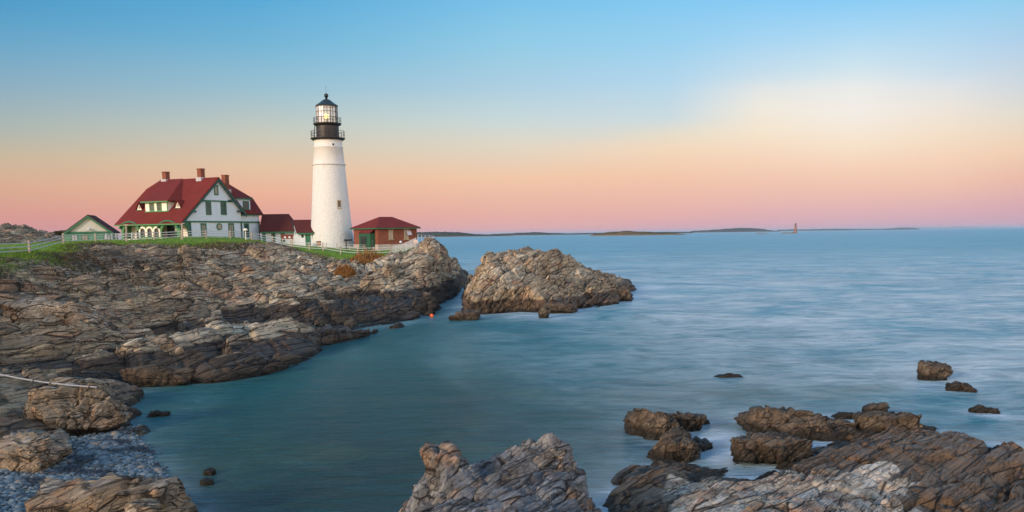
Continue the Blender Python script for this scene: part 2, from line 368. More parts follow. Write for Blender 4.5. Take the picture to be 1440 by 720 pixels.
# ================================================================== rock, earth and water materials
def rock_material(name, strike=40, dip=40, tan=(.36,.27,.19), pink=(.40,.25,.17), grey=(.20,.215,.24), wetc=(.055,.038,.025), useobj=False, fs=1., light=(.52,.45,.36), vein=.6, ln=1.):
    """fs: size of the fractures in metres"""
    M, t, b = newmat(name); g = G(t); p = g.obj() if useobj else g.pos()
    pw = g.warp(p, .35/fs, .45*fs)
    streak = g.noise(g.texmap(pw, (3.2*fs*ln, .22*fs, 1.4*fs), strike, dip), 1., 7, .72); thin = g.noise(g.texmap(pw, (1.2*fs*ln, .045*fs, .5*fs), strike, dip), 1., 5, .7)
    big = g.noise(p, .16/fs, 4, .6); med = g.noise(p, .8/fs, 5, .65); fine = g.noise(p, 11/fs, 7, .85); cell = g.attr('cell'); tone = g.attr('tone')
    v1 = g.texmap(pw, (1.9*fs*ln, .50*fs, 1.1*fs), strike, dip); v2 = g.texmap(g.warp(p, 1.2/fs, .10*fs), (.62*fs*ln, .13*fs, .34*fs), strike+8, dip-6)
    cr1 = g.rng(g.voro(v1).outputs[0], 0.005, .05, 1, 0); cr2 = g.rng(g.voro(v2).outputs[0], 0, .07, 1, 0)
    f1 = g.voro(v1, 'F1'); f2 = g.voro(v2, 'F1'); s1 = g.n('ShaderNodeSeparateXYZ'); g.l(f1.outputs['Color'], s1.inputs[0]); s2_ = g.n('ShaderNodeSeparateXYZ'); g.l(f2.outputs['Color'], s2_.inputs[0])
    mask = g.rng(g.noise(p, .9/fs, 3), .40, .58)      # fractured more in some places than in others
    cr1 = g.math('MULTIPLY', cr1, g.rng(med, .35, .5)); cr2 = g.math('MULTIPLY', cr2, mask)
    tf = g.math('ADD', g.math('ADD', tone, g.math('MULTIPLY', g.math('SUBTRACT', big, .5), 3.0)), g.math('MULTIPLY', g.math('SUBTRACT', s1.outputs[0], .5), .75))
    c = g.mix(g.rng(tf, .2, .75), grey, tan); c = g.mix(g.rng(tf, .75, 1.25, 0, .8), c, light)
    c = g.mix(g.rng(g.math('ADD', med, g.math('MULTIPLY', s1.outputs[1], .25)), .64, .80), c, pink)
    c = g.mix(g.rng(streak, .55, .68, 0, vein), c, light); c = g.mix(g.rng(streak, .46, .33, 0, .8), c, (.075,.055,.04))
    c = g.mix(g.rng(thin, .44, .34, 0, .65), c, (.06,.045,.035)); c = g.mix(g.rng(thin, .60, .72, 0, .45), c, light)
    rust = g.noise(g.mapping(p, loc=(31,7,3)), .55/fs, 5, .7); c = g.mix(g.rng(rust, .58, .70, 0, .6), c, (.25,.11,.045))
    lich = g.noise(g.mapping(p, loc=(3,17,9)), 2.2/fs, 6, .78); c = g.mix(g.rng(lich, .55, .64, 0, .7), c, (.075,.062,.048))
    c = g.mix(g.rng(fine, .44, .36, 0, .7), c, (.05,.04,.032)); c = g.mix(g.rng(fine, .58, .66, 0, .5), c, light)
    v = g.math('MULTIPLY', g.rng(cell, 0, 1, .62, 1.30), g.rng(s2_.outputs[0], 0, 1, .72, 1.22)); c = g.mix(1., c, v, 'MULTIPLY')
    vn = g.noise(p, 2.3, 5, .7); vc = g.mix(g.rng(vn, .35, .65), (.13,.085,.045), (.07,.07,.03)); vc = g.mix(g.rng(g.noise(p, .35, 3), .48, .6), vc, (.13,.055,.03))
    veg = g.rng(g.math('ADD', g.attr('veg'), g.math('MULTIPLY', g.math('SUBTRACT', vn, .5), 1.8)), .48, .62); c = g.mix(veg, c, vc)
    gn = g.mix(g.rng(g.noise(p, .9, 6, .7), .3, .7), (.08,.18,.012), (.16,.27,.03)); gm_ = g.rng(g.math('ADD', g.attr('grass'), g.math('MULTIPLY', g.math('SUBTRACT', vn, .5), .6)), .42, .55); c = g.mix(gm_, c, gn)
    wn = g.math('ADD', g.attr('wet'), g.math('MULTIPLY', g.math('SUBTRACT', med, .5), .8)); wet = g.rng(wn, .36, .60)
    wc = g.mix(g.rng(streak, .35, .65), wetc, tuple(x*2.4 for x in wetc)); wc = g.mix(g.rng(s1.outputs[0], .3, .9, 0, .5), wc, tuple(x*1.9 for x in wetc)); wc = g.mix(g.rng(thin, .45, .35, 0, .7), wc, (.025,.018,.012))
    c = g.mix(g.math('MULTIPLY', wet, .95), c, wc)
    crack_shade = g.math('MAXIMUM', g.math('MULTIPLY', cr1, .92), g.math('MULTIPLY', cr2, .65)); crack_shade = g.math('MULTIPLY', crack_shade, g.math('SUBTRACT', 1., gm_)); c = g.mix(crack_shade, c, (.022,.017,.013))  # crevice shade painted into the rock colour along the crack lines
    zp = g.n('ShaderNodeSeparateXYZ'); g.l(g.pos(), zp.inputs[0]); alg = g.rng(g.math('ADD', zp.outputs[2], g.math('MULTIPLY', g.math('SUBTRACT', med, .5), 1.1)), .42, .18); c = g.mix(g.math('MULTIPLY', alg, .9), c, (.022,.017,.010))   # weed line at the water
    g.l(c, b.inputs['Base Color']); g.l(g.rng(wet, 0, 1, .9, .42), b.inputs['Roughness']); b.inputs['Specular IOR Level'].default_value = .3
    h = g.math('ADD', g.math('ADD', g.math('MULTIPLY', streak, .55), g.math('MULTIPLY', thin, .40)), g.math('ADD', g.math('MULTIPLY', s1.outputs[2], .9), g.math('MULTIPLY', s2_.outputs[2], .40)))
    h = g.math('SUBTRACT', h, g.math('ADD', g.math('MULTIPLY', cr1, .6), g.math('MULTIPLY', cr2, .3))); h = g.math('MULTIPLY', h, g.math('SUBTRACT', 1., gm_))
    n1 = g.bump(h, 1., .24*fs, None); g.bump(fine, .8, .04*fs, b, n1)
    return M
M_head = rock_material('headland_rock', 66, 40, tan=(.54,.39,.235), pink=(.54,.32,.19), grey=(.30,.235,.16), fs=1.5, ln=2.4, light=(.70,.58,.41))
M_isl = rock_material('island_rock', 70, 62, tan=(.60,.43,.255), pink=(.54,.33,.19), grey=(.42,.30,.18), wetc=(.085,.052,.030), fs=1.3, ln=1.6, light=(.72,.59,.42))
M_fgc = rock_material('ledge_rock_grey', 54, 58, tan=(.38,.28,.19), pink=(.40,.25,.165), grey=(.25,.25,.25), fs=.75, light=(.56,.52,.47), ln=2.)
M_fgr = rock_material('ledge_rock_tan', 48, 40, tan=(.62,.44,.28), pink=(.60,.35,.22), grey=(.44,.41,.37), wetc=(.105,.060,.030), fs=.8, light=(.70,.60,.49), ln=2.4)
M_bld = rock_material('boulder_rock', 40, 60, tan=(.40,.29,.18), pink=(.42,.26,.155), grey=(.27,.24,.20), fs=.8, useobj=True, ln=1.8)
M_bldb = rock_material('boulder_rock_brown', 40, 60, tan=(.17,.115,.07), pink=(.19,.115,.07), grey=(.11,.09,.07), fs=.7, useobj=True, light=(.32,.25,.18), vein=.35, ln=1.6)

def crosses(pts, smooth=.5):
    X = []; z = []
    for p in pts:
        if p[0] == 'w': X.append(p[1:3]); z.append(p[3])
        else:
            q = aty(*p); X.append(q[:2]); z.append(q[2])
    return tps_fit(np.array(X, float), np.array(z, float), smooth)
def wpoly(pts):
    out = []
    for p in pts: out.append(p[1:3] if p[0] == 'w' else tuple(atz(p[0], p[1], 0)[:2]))
    return np.array(out, float)
# ------------------------------------------------------------------ water
M_sea, t, b = newmat('sea_water'); g = G(t); p = g.pos()
near = g.noise(g.mapping(p, (.05,.022,.05), (0,0,R_(12))), 1., 5, .6, .8)
wp_ = g.warp(p, .06, 9.)
cloud = g.noise(g.mapping(wp_, (.085,.10,.1), rot=(0,0,R_(-12))), 1., 6, .68, .4)      # drifting patches of spread foam
strk = g.noise(g.mapping(wp_, (.42,.85,.3), rot=(0,0,R_(-8))), 1., 6, .72, .6)
far_ = g.noise(g.mapping(p, (.006,.02,.01), rot=(0,0,R_(6))), 1.5, 5, .65)
sxx = g.n('ShaderNodeSeparateXYZ'); g.l(p, sxx.inputs[0])
# how open the water is: 0 in the cove, 1 out at sea
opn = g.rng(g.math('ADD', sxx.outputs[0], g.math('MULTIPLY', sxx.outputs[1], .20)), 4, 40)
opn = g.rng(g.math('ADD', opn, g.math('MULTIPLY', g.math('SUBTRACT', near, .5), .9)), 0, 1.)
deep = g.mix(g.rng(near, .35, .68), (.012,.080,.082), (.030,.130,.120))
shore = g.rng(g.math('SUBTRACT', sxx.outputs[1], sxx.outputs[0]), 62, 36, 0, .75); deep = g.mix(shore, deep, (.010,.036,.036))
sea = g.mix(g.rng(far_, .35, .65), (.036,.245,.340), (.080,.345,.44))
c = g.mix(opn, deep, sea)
fo = g.math('ADD', g.rng(cloud, .36, .64, 0, .95), g.math('MULTIPLY', g.math('SUBTRACT', strk, .5), 1.7)); fo = g.math('MAXIMUM', fo, 0.)
fom = g.math('MULTIPLY', g.math('MULTIPLY', fo, opn), g.rng(sxx.outputs[1], 420, 90, .10, 1))
c = g.mix(fom, c, (.54,.61,.62))
c = g.mix(g.rng(strk, .52, .36, 0, .35), c, (.012,.085,.11))
sb = g.noise(g.mapping(p, (.13,.17,.1), loc=(5,2,0)), 1., 4, .6); shal = g.math('MULTIPLY', g.rng(sb, .50, .68, 0, .55), g.rng(sxx.outputs[1], 60, 34))
c = g.mix(shal, c, (.06,.115,.075))
c = g.mix(g.attr('foam'), c, (.60,.70,.76))
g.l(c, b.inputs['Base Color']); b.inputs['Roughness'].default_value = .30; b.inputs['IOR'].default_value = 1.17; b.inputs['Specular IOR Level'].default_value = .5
rp = g.noise(g.mapping(p, (.55,1.5,1), rot=(0,0,R_(-5))), 1.3, 6, .7, .5); n1 = g.bump(rp, .9, .45, None)
g.bump(g.noise(g.mapping(p, (.05,.22,1), rot=(0,0,R_(4))), 1.3, 5, .65), .7, 1.6, b, n1)

# ------------------------------------------------------------------ headland
SHORE = wpoly([(289,722),(272,706),(258,690),(238,668),(212,640),(190,618),(176,602),(174,585),(178,556),(205,542),(250,536),(300,536),(352,529),(398,515),(434,501),(437,487),(480,479),(513,470),(522,459),(556,461),(582,452),(606,437),(628,419),(648,404),
   ('w',-6.5,150),('w',-9,163),('w',-16,172),('w',-24,190),('w',-45,250),('w',-110,330),('w',-300,400),('w',-420,300),('w',-420,-60),('w',-60,-60),('w',-20,-10),('w',-9,8),('w',-8.6,20)])
FENCE = [(-70,366,68),(-15,361,79),(42,357,88),(89.5,343,112),(135,341,118),(178,339.5,122),(217,338,126),(255.5,336,128),(290.5,335.5,130),(324,335.5,133),(354,337.5,137),(383,343,139),(409.7,349,138),(435,352,137),(454,352.5,137),(479,356.7,136),(503.3,359,136),(526,358.7,136),(550,357.5,136)]
HC = [(-100,366,64),(-100,400,60),(-100,480,46),(-100,560,36),(-100,640,29.5),(0,362,82),(0,385,74),(0,420,63),(0,480,50),(0,540,41),(0,600,35),(0,660,30.3),(0,715,26.4),
 (100,352,106),(100,365,98),(100,385,87),(100,420,73),(100,480,55.5),(100,540,44.5),(100,600,37),(100,660,31),(100,715,26.8),
 (200,345,119),(200,360,112),(200,385,98),(200,420,84),(200,470,66),(200,510,56),(200,548,48.5),
 (300,345,125),(300,356,120),(300,380,106),(300,420,88),(300,470,67.5),(300,510,55),
 (400,352,135),(400,362,128),(400,380,118),(400,410,97),(400,440,84),(400,472,69),
 (500,364,131),(500,376,122),(500,400,106),(500,430,90),(500,455,80.5),
 (560,362,134),(560,378,118),(560,400,103),(560,430,90),(597,346,131),(600,360,119),(600,380,108),(600,405,103.5),
 (635,363,128),(632,385,120),(648,378,138),('w',-11,152,2.6),('w',-16,162,3.5),('w',-12,146,3.9),
 ('w',-50,142,7.45),('w',-45,162,7.3),('w',-72,150,7.5),('w',-40,150,7.0),('w',-30,150,6.4),('w',-22,146,6.15),('w',-17,150,6.0),('w',-13.5,141,5.7),('w',-22,172,4.6),
 ('w',-70,128,7.6),('w',-90,118,7.8),('w',-95,140,8.2),('w',-70,200,8),('w',-120,150,9),('w',-120,110,8.3),('w',-150,250,10),('w',-78,92,6.9),('w',-100,80,6.9),('w',-160,60,8),('w',-300,100,12),('w',-300,250,12),
 ('w',-200,330,5),('w',-100,330,4),('w',-30,220,3),('w',-60,260,4),('w',-250,400,4),(350,505,57.5),(300,525,52),(425,492,61),(415,482,64),(380,488,61.5),(250,520,54),(480,470,73.5),
 ('w',-30,10,2.0),('w',-60,10,4),('w',-12,12,.5)]
HC += [('w',-86,150,7.15),('w',-103,180,6.7),('w',-125,220,6.0),('w',-150,270,5),('w',-56,97,6.95),('w',-62,108,7.1),('w',-88,170,6.9)]
HC += [f for f in FENCE]
headfit = crosses(HC)
LAWN = [f for f in FENCE]
LAWN = np.array([tuple(aty(px, py+(4.5 if px > 80 else 1.), Y-(3. if px > 80 else .6))[:2]) for px, py, Y in FENCE]+[(-17,138.5),(-14.5,143),(-16,152),(-26,166),(-60,190),(-170,240),(-300,240),(-300,40),(-90,40)], float)
BEACH = wpoly([(-60,672),(0,664),(40,669),(88,660),(108,620),(150,604),(176,600),(212,638),(262,692),(300,735),('w',-8.6,19),('w',-22,19)])
SCRUB = [(25,402,68,4,.8),(110,365,98,9,.75),(165,388,96,9,.95),(205,384,98,8,.95),(255,370,108,7,.6),(300,352,122,9,.85),(60,376,86,6,.5),(395,365,128,8,.6),(345,355,128,6,.55),(440,368,128,6,.5),(500,372,127,6,.75),(10,374,78,4,.3),(150,352,112,7,.6),(100,395,84,5,.5)]
def headbase(Q):
    d = sdist(SHORE, Q); H = tps(headfit, Q)
    nz = fbm(np.c_[Q*.09, np.zeros(len(Q))], 4, 5)
    db = sdist(BEACH, Q)
    steep = .55+1.1*sst(Q[:,0]+.0*Q[:,1], -34, -12)        # the eastern face drops steeply into the channel
    edge = -.35+steep*np.maximum(d+.6, 0)+.35*np.minimum(d+.6, 0)
    lim = np.where(db > -1, -.01+.085*d, edge)
    z = smin(H+(.7*nz+.5*fbm(np.c_[Q*.22, np.zeros(len(Q))], 3, 15)*(1-np.abs(nz)))*sst(d, 1, 8)*(1-sst(sdist(LAWN, Q), -4, 2)), lim+0*z_ if False else lim, .5)
    z = z*(1-sst(db, -.9, .3))+lim*sst(db, -.9, .3)
    return z, d, db
cols = 680; rows = 1350
pxs = np.linspace(-170, 700, cols); FD = np.exp(np.linspace(math.log(17), math.log(330), 620))
fwx = (pxs-720)/FPX; XY = np.stack([fwx[None]*FD[:,None]*1.012, np.repeat(FD[:,None], cols, 1)], -1)
zb = headbase(XY[:, ::8].reshape(-1, 2))[0].reshape(len(FD), -1)
sub = XY[:, ::8]; eld = (zb-CZ)/FD[:,None]; dep = FD[:,None]
dl = np.sqrt((np.diff(eld, axis=0)*FPX)**2+(.45*FPX*np.diff(dep, axis=0)/dep[1:])**2*1)
dl = dl*np.where(dep[1:] > 165, .25, 1)
# smooth the metric across columns so that rows stay regular
kk = np.ones(5)/5; dl = np.apply_along_axis(lambda v: np.convolve(np.pad(v, 2, 'edge'), kk, 'valid'), 1, dl)
cum = np.vstack([np.zeros((1, dl.shape[1])), np.cumsum(dl, 0)])
rowsD = np.zeros((rows, dl.shape[1]))
for j in range(dl.shape[1]): rowsD[:, j] = np.interp(np.linspace(0, cum[-1, j], rows), cum[:, j], FD)
cidx = np.arange(0, cols, 8); D = np.stack([np.interp(np.arange(cols), cidx, rowsD[i]) for i in range(rows)])
XYg = np.stack([fwx[None]*D*1.012, D], -1); Q = XYg.reshape(-1, 2)
z, d, db = headbase(Q); P3 = np.c_[Q, z]
nrm = gridnormal(P3.reshape(rows, cols, 3)).reshape(-1, 3)
lawn = sdist(LAWN, Q); lm = sst(lawn, -1.6, .6)
scr = np.zeros(len(Q))
for px, py, Y, r, w in SCRUB:
    c0 = aty(px, py, Y); dx = Q-c0[:2]; scr = np.maximum(scr, .55*w*np.exp(-(dx[:,0]**2/(r*r)+dx[:,1]**2/(r*r*1.8))))
amp = (1-lm)*(1-.6*sst(lawn, -8, -1))*(.30+.7*sst(Q[:,1], 26, 60))*(1-.93*sst(db, -.6, .4)); far = Q[:,1] > 175; amp = np.where(far, 0, amp)*(1-.35*np.clip(scr,0,1))
keep = (amp > .001)
disp = np.zeros(len(Q)); cell = np.full(len(Q), .5); crk = np.zeros(len(Q))
RMh = rotm(64, 40)
b1, r1, k1 = blocks(P3[keep], RMh, [(13, 3.4, 6.0, 2.3, .9, .4,1), (5., 1.2, 2.6, .95, 1., .28,1), (2.0, .45, 1.0, .30, 1., .10,1)], 3, .6, .10)
disp[keep] = b1; cell[keep] = r1; crk[keep] = k1
pd = disp*amp; dirn = nrm*.85+np.array([0,0,.2]); dirn /= np.linalg.norm(dirn, axis=1, keepdims=True)
inw = np.clip((d+2.5)/3, 0, 1)   # the sea floor stays below the water
P3 = P3+dirn*(pd*inw)[:,None]
P3[:,2] += lm*.08*fbm(np.c_[Q*.5, 0*z], 3, 9)+ (1-lm)*.03*fbm(np.c_[Q*2.2, 0*z], 2, 12)*amp
lim = .12+.5*sst(d, -.4, .8)
P3[:,2] = np.where(d < -.8, np.minimum(P3[:,2], -.1), P3[:,2])
wetz = 1.5+.9*sst(Q[:,1], 55, 110); wet = 1-sst(P3[:,2], wetz*.55, wetz*1.25)
wet = wet*np.where(Q[:,1] < 46, .55, 1)*(1-.9*sst(db, -.6, .2))
tone = .34+.75*sst(Q[:,0]+.35*Q[:,1], -22, 18)+.2*sst(-Q[:,1], -60, -30)*0
tone = tone+.25*vnoise(np.c_[Q*.06, 0*z], 31)
veg = np.clip(scr+.34*sst(lawn, -7, -1), 0, 1)*(P3[:,2] > 1.5)*(amp > 0)*np.clip(nrm[:,2]*1.3, 0, 1)
beach = sst(db, -.5, .3)
mesh_np('headland', P3, gridfaces(rows, cols), M_head, dict(cell=cell, veg=veg, grass=np.where(far, .8, sst(lawn, -1.8, 1.2)), wet=wet, tone=tone))
tag(bpy.data.objects['headland'], kind='structure')
headP = P3.reshape(rows, cols, 3)
def head_z(x, y):
    Dn = np.hypot(P3[:,0]-x, P3[:,1]-y); return float(P3[int(np.argmin(Dn)), 2])

# ------------------------------------------------------------------ masses of rock with their own height control
def rockmass(name, poly, ctrl, sp, mat, RM, levels, seed, steep=1.5, ampf=1., wetz=1.0, tonef=None, jagged=0., warp=.15, wscale=.4, base0=-.5, wetf=None, back=None, smooth=.03, drop=0.):
    poly = wpoly(poly); fit = crosses(ctrl, smooth); mn = poly.min(0)-1.6; mx = poly.max(0)+1.6
    if back is not None: mn = np.maximum(mn, back)
    xs = np.arange(mn[0], mx[0], sp); ys = np.arange(mn[1], mx[1], sp); X, Y = np.meshgrid(xs, ys); Q = np.c_[X.ravel(), Y.ravel()]
    d = sdist(poly, Q); dn = d+.5*fbm(np.c_[Q*.55, np.zeros(len(Q))], 3, seed+3)
    H = tps(fit, Q); edge = base0+.6+steep*dn; z = smin(H, np.where(dn > 0, edge, base0+.6+.7*dn), .35)
    P = np.c_[Q, z]; r, c_ = len(ys), len(xs); nr = gridnormal(P.reshape(r, c_, 3)).reshape(-1, 3)
    b1, r1, k1 = blocks(P, RM, levels, seed, warp, wscale); b1 = b1-(drop(Q) if callable(drop) else drop)
    dr = nr*.85+np.array([0,0,.2]); dr /= np.linalg.norm(dr, axis=1, keepdims=True)
    P = P+dr*(b1*ampf*np.clip((d+1)/1.5, 0, 1))[:,None]
    P[:,2] += .02*fbm(np.c_[Q*4, 0*z], 2, seed)
    wet = 1-sst(P[:,2], wetz*.5, wetz*1.3)
    if wetf is not None: wet = np.maximum(wet, wetf(Q, P[:,2]))
    tone = tonef(Q, P[:,2]) if tonef else np.full(len(Q), .5)
    F = gridfaces(r, c_); kp = (P[:,2][F].max(1) > -.9); F = F[kp]
    used = np.unique(F); mp_ = np.full(len(P), -1); mp_[used] = np.arange(len(used)); F = mp_[F]
    loc = (*poly.mean(0), 0)
    return mesh_np(name, P[used], F, mat, dict(cell=r1[used], wet=wet[used], tone=tone[used], veg=0*wet[used], grass=0*wet[used]), loc=loc)
ISLPOLY = [(655,443),(690,442),(735,439),(775,441),(800,440),(820,434),(842,431),(866,427),(884,422),(887,410),(889,402),('w',14,146),('w',4,136),('w',-2,131),('w',-6.5,126),(656,414)]
ISLC = [(683,368,99),(690,361,104),(702,358,106),(715,355,107),(745,351,109),(775,352.5,110),(792,362,112),(805,372,115),(830,381,118),(845,388,121),(868,394,127),(884,398,134),
 (659,400,99),(664,425,91),(700,400,95),(720,375,101),(755,372,103),(760,395,98),(760,418,92),(790,390,104),(800,415,97),(820,400,103),(830,415,101),(860,405,112),
 ('w',-3,118,3.5),('w',2,122,4.5),('w',8,128,3.2),('w',13,138,1.5),('w',4,131,1.5)]
o = rockmass('rock_island', ISLPOLY, ISLC, .075, M_isl, rotm(68, 62), [(7.5, 2.2, 3.6, 1.1, .9, .25,1), (2.8, .8, 1.7, .42, 1., .12,1), (1.1, .33, .7, .13, 1., .04,1)], 21, steep=2.2, wetz=1.5, tonef=lambda Q, z: .5+.4*sst(z, 1.5, 4.5)+.15*vnoise(np.c_[Q*.2, z*.2], 4), drop=.1, warp=.5, wscale=.16)
tag(o, 'large craggy tan rock island rising from the sea across the channel', 'rock island')
# foreground masses
CPOLY = [('w',-3.3,25.3),('w',-2.9,25.2),('w',-1.6,24.8),('w',.2,25.1),('w',1.6,24.9),('w',2.6,24.2),('w',2.75,22),('w',2.7,18),('w',2.5,8),('w',2.5,-3),('w',-9,-3),('w',-7.5,8),('w',-3.2,13),('w',-2.5,17),('w',-2.8,21)]
CC = [(575,712,21.6),(590,690,21.2),(598,655,20.9),(603,636,20.6),(625,629,20.5),(652,634,20.5),(657,650,20.6),(661,670,20.8),(672,672,20.8),(684,662,21),(688,646,21.1),(710,643,21.1),(733,641,21.2),(738,622,21.3),(750,617,21.4),(765,618,21.4),(780,632,21.5),(812,642,21.7),(830,656,21.9),(846,668,22),(851,700,21.6),
 (600,700,19.6),(625,665,19.8),(650,672,19.8),(663,705,18.8),(690,690,19.4),(700,665,20.2),(720,680,19.6),(745,655,20.4),(765,668,19.6),(790,662,20.4),(805,690,18.8),(830,690,20),(842,715,19.8),(700,720,17.6),(640,720,17.8),(760,710,17.6),(800,722,17.2),
 ('w',0,23.4,1.0),('w',-2,23.4,.9),('w',2,23.2,.7),('w',-1,14,2.8),('w',-1,9,3.4),('w',-2,3,5),('w',0,-2,6.2),('w',-6,8,2.4),('w',-2.6,15,2.0)]
o = rockmass('ledge', CPOLY, CC, .036, M_fgc, rotm(54, 58), [(3.0, 1.2, 1.9, .34, 1., .12,1), (2.0, .42, 1.0, .24, 1., .07,1), (.9, .15, .42, .08, 1., .03,1)], 41, steep=2.8, wetz=.7, tonef=lambda Q, z: .25+.5*sst(z, 2.6, 3.5)*sst(-Q[:,0], 0, 2), warp=.15, wscale=.7, back=np.array([-6.5, 9.]))
tag(o, 'jagged blue-grey rock ledge in the foreground, bottom centre of the view', 'rock ledge')
RPOLY = [(856,735),(858,716),(868,692),(900,668),(930,657),(985,649),(1012,638),(1050,624),(1100,627),(1160,618),(1200,611),(1265,601),(1322,613),(1385,624),(1440,643),(1530,665),('w',30,20),('w',30,-3),('w',3.2,-3),('w',3.2,8),('w',3.1,17)]
RC = [(880,700,25),(900,676,26.3),(930,662,27),(955,660,27.5),(985,656,28),(1005,640,29.5),(1040,628,30.5),(1060,640,28.5),(1095,640,27),(1140,634,27.6),(1160,632,28),(1200,620,29),(1225,617,29),(1265,613,29),(1300,611,29.5),(1322,627,28.5),(1350,632,28),(1385,636,27.5),(1402,634,27.5),(1420,646,27),(1440,660,26),(1500,680,24),
 (880,720,23.8),(920,700,23.4),(950,690,23.4),(960,720,21.3),(1000,700,22),(1000,670,25.5),(1040,690,22.2),(1050,720,19.6),(1090,655,25),(1120,690,21),(1150,720,18.8),(1150,660,24.3),(1190,640,26.6),(1220,690,21.4),(1250,660,24.8),(1280,720,19.4),(1300,680,23),(1330,650,26),(1350,700,21.6),(1400,680,23.6),(1440,720,21),(1440,690,23),
 ('w',5,15,2.6),('w',10,15,2.6),('w',14,16,2.2),('w',5,8,3.5),('w',12,8,3.6),('w',22,12,2.6),('w',8,-2,6.2),('w',22,-2,6)]
def rwet(Q, z):   # the seaward, right-hand slabs and the low left end are stained brown
    px = 720+FPX*Q[:,0]/Q[:,1]
    a = sst(Q[:,0]-.15*(Q[:,1]-19.5)+.8*fbm(np.c_[Q*.5, 0*z], 3, 77), 10.4, 11.0); b_ = 1-sst(Q[:,0]-.27*(Q[:,1]-20)+.9*fbm(np.c_[Q*.5, 0*z], 3, 78), 2.9, 3.9)
    c_ = sst(Q[:,1]-.3*(Q[:,0]-7)+.6*fbm(np.c_[Q*.6, 0*z], 3, 79), 27.2, 28.)
    return np.maximum(np.maximum(a, b_*.8), c_)
o = rockmass('ledge', RPOLY, RC, .042, M_fgr, rotm(46, 38), [(5.0, 1.7, 2.6, .34, 1., .14,1), (2.6, .6, 1.4, .20, 1., .08,1), (1.2, .2, .5, .09, 1., .03,1)], 57, steep=1.3, wetz=.5, tonef=lambda Q, z: .92+.3*vnoise(np.c_[Q*.35, z], 8), warp=.18, wscale=.5, wetf=rwet, drop=lambda Q: .12+.55*sst(Q[:,0], 4.8, 8), back=np.array([2.2, 10.]))
tag(o, 'broad tan and brown rock ledge in the foreground, bottom right of the view', 'rock ledge')
# ------------------------------------------------------------------ single rocks
def boulder(name, px, py, size, rz, mat, label, cat='rock', group=None, seed=1, z0=0., tilt=0., Y=None, sub=5, lv=None, wet=.45, sink=.3, cell_strike=20, tone=.5, facets=9, wetall=0.):
    """an angular block: convex hull of random planes, then fractured; (px,py) = where its base centre stands"""
    base = atz(px, py, z0) if Y is None else aty(px, py, Y)
    bm = bmesh.new(); bmesh.ops.create_icosphere(bm, subdivisions=sub, radius=1); V = np.array([v.co[:] for v in bm.verts]); F = np.array([[v.index for v in f.verts] for f in bm.faces]); bm.free()
    rs = np.random.RandomState(seed); nn = [(1,0,0),(-1,0,0),(0,1,0),(0,-1,0),(0,0,1),(0,0,-1)]; nn = np.array(nn, float)+rs.uniform(-.32,.32,(6,3)); hh = rs.uniform(.75,.95,6)
    ex = rs.normal(size=(facets,3)); ex /= np.linalg.norm(ex, axis=1, keepdims=True); nn /= np.linalg.norm(nn, axis=1, keepdims=True)
    NN = np.vstack([nn, ex]); HH = np.r_[hh, rs.uniform(.82,1.08,facets)]
    dt = np.maximum(V@NN.T, 1e-3); r = (HH/dt).min(1); r = np.minimum(r, 1.5); V = V*r[:,None]*np.array(size)*.5
    a, b_ = R_(tilt), R_(rz)
    Rt = np.array([[math.cos(b_),-math.sin(b_),0],[math.sin(b_),math.cos(b_),0],[0,0,1]])@np.array([[math.cos(a),0,math.sin(a)],[0,1,0],[-math.sin(a),0,math.cos(a)]])
    s = max(size)
    bl, rnd, ck = blocks(V+rs.uniform(0,50,3), rotm(cell_strike, 70), lv or [(s*.42,s*.17,s*.26,s*.085,1.,s*.02),(s*.20,s*.07,s*.13,s*.04,1.1,s*.008,1)], seed, s*.10, 1.2/s)
    dr = V/(np.linalg.norm(V, axis=1, keepdims=True)+1e-9); V = V+dr*bl[:,None]
    V = V@Rt.T; zz = V[:,2]-V[:,2].min(); V[:,2] += size[2]*(.5-sink)
    wv = np.maximum(1-sst(V[:,2], wet*.5, wet*1.4), wetall)
    o = mesh_np(name, V+base, F, mat, dict(cell=rnd, wet=wv, tone=np.full(len(V), tone)+.2*rs.rand(), veg=0*wv, grass=0*wv), loc=tuple(base))
    return tag(o, label, cat, group)
BB = boulder
G1 = 'lone rocks awash off the ledge'
BB('rock', 1311, 533, (1.75,1.3,1.35), 10, M_bldb, 'brown wedge-shaped rock standing alone in the sea, the largest at far right', group=G1, seed=3, sink=.32, wet=.2, wetall=.35)
BB('rock', 1348, 549, (1.3,.9,.75), -20, M_bldb, 'small dark pointed rock behind and right of the lone wedge-shaped rock', group=G1, seed=5, sink=.42, wet=.5, wetall=.5)
BB('rock', 1383, 580, (1.3,.5,.55), -15, M_bldb, 'low dark rock with a pointed tip, nearest the right edge of the view', group=G1, seed=8, sink=.45, wetall=.7)
BB('rock', 1025, 530, (1.5,.6,.32), 5, M_bldb, 'flat dark rock barely breaking the surface in open water', group=G1, seed=9, sink=.45, wetall=.7)
G2 = 'rocks along the front of the foreground ledge'
BB('rock', 919, 612, (1.35,2.9,1.5), 38, M_bldb, 'long brown slab rock tilted toward the sea, left end of the broken cluster', group=G2, seed=12, sink=.36, wetall=.3, wet=.35, cell_strike=60)
BB('rock', 950, 645, (1.7,1.6,1.5), 15, M_bldb, 'brown knobbly rock between the tilted slab and the bottom right ledge', group=G2, seed=14, sink=.32, wetall=.3, cell_strike=50)
BB('rock', 958, 602, (1.5,1.8,1.1), 30, M_bldb, 'dark rock with wet shining stripes right of the tilted brown slab', group=G2, seed=15, sink=.4, wetall=.8, cell_strike=60)
BB('rock', 978, 630, (1.2,1.2,.6), 30, M_bldb, 'low black wave-washed rock on the right side of the broken cluster', group=G2, seed=16, sink=.42, wetall=.9, cell_strike=60)
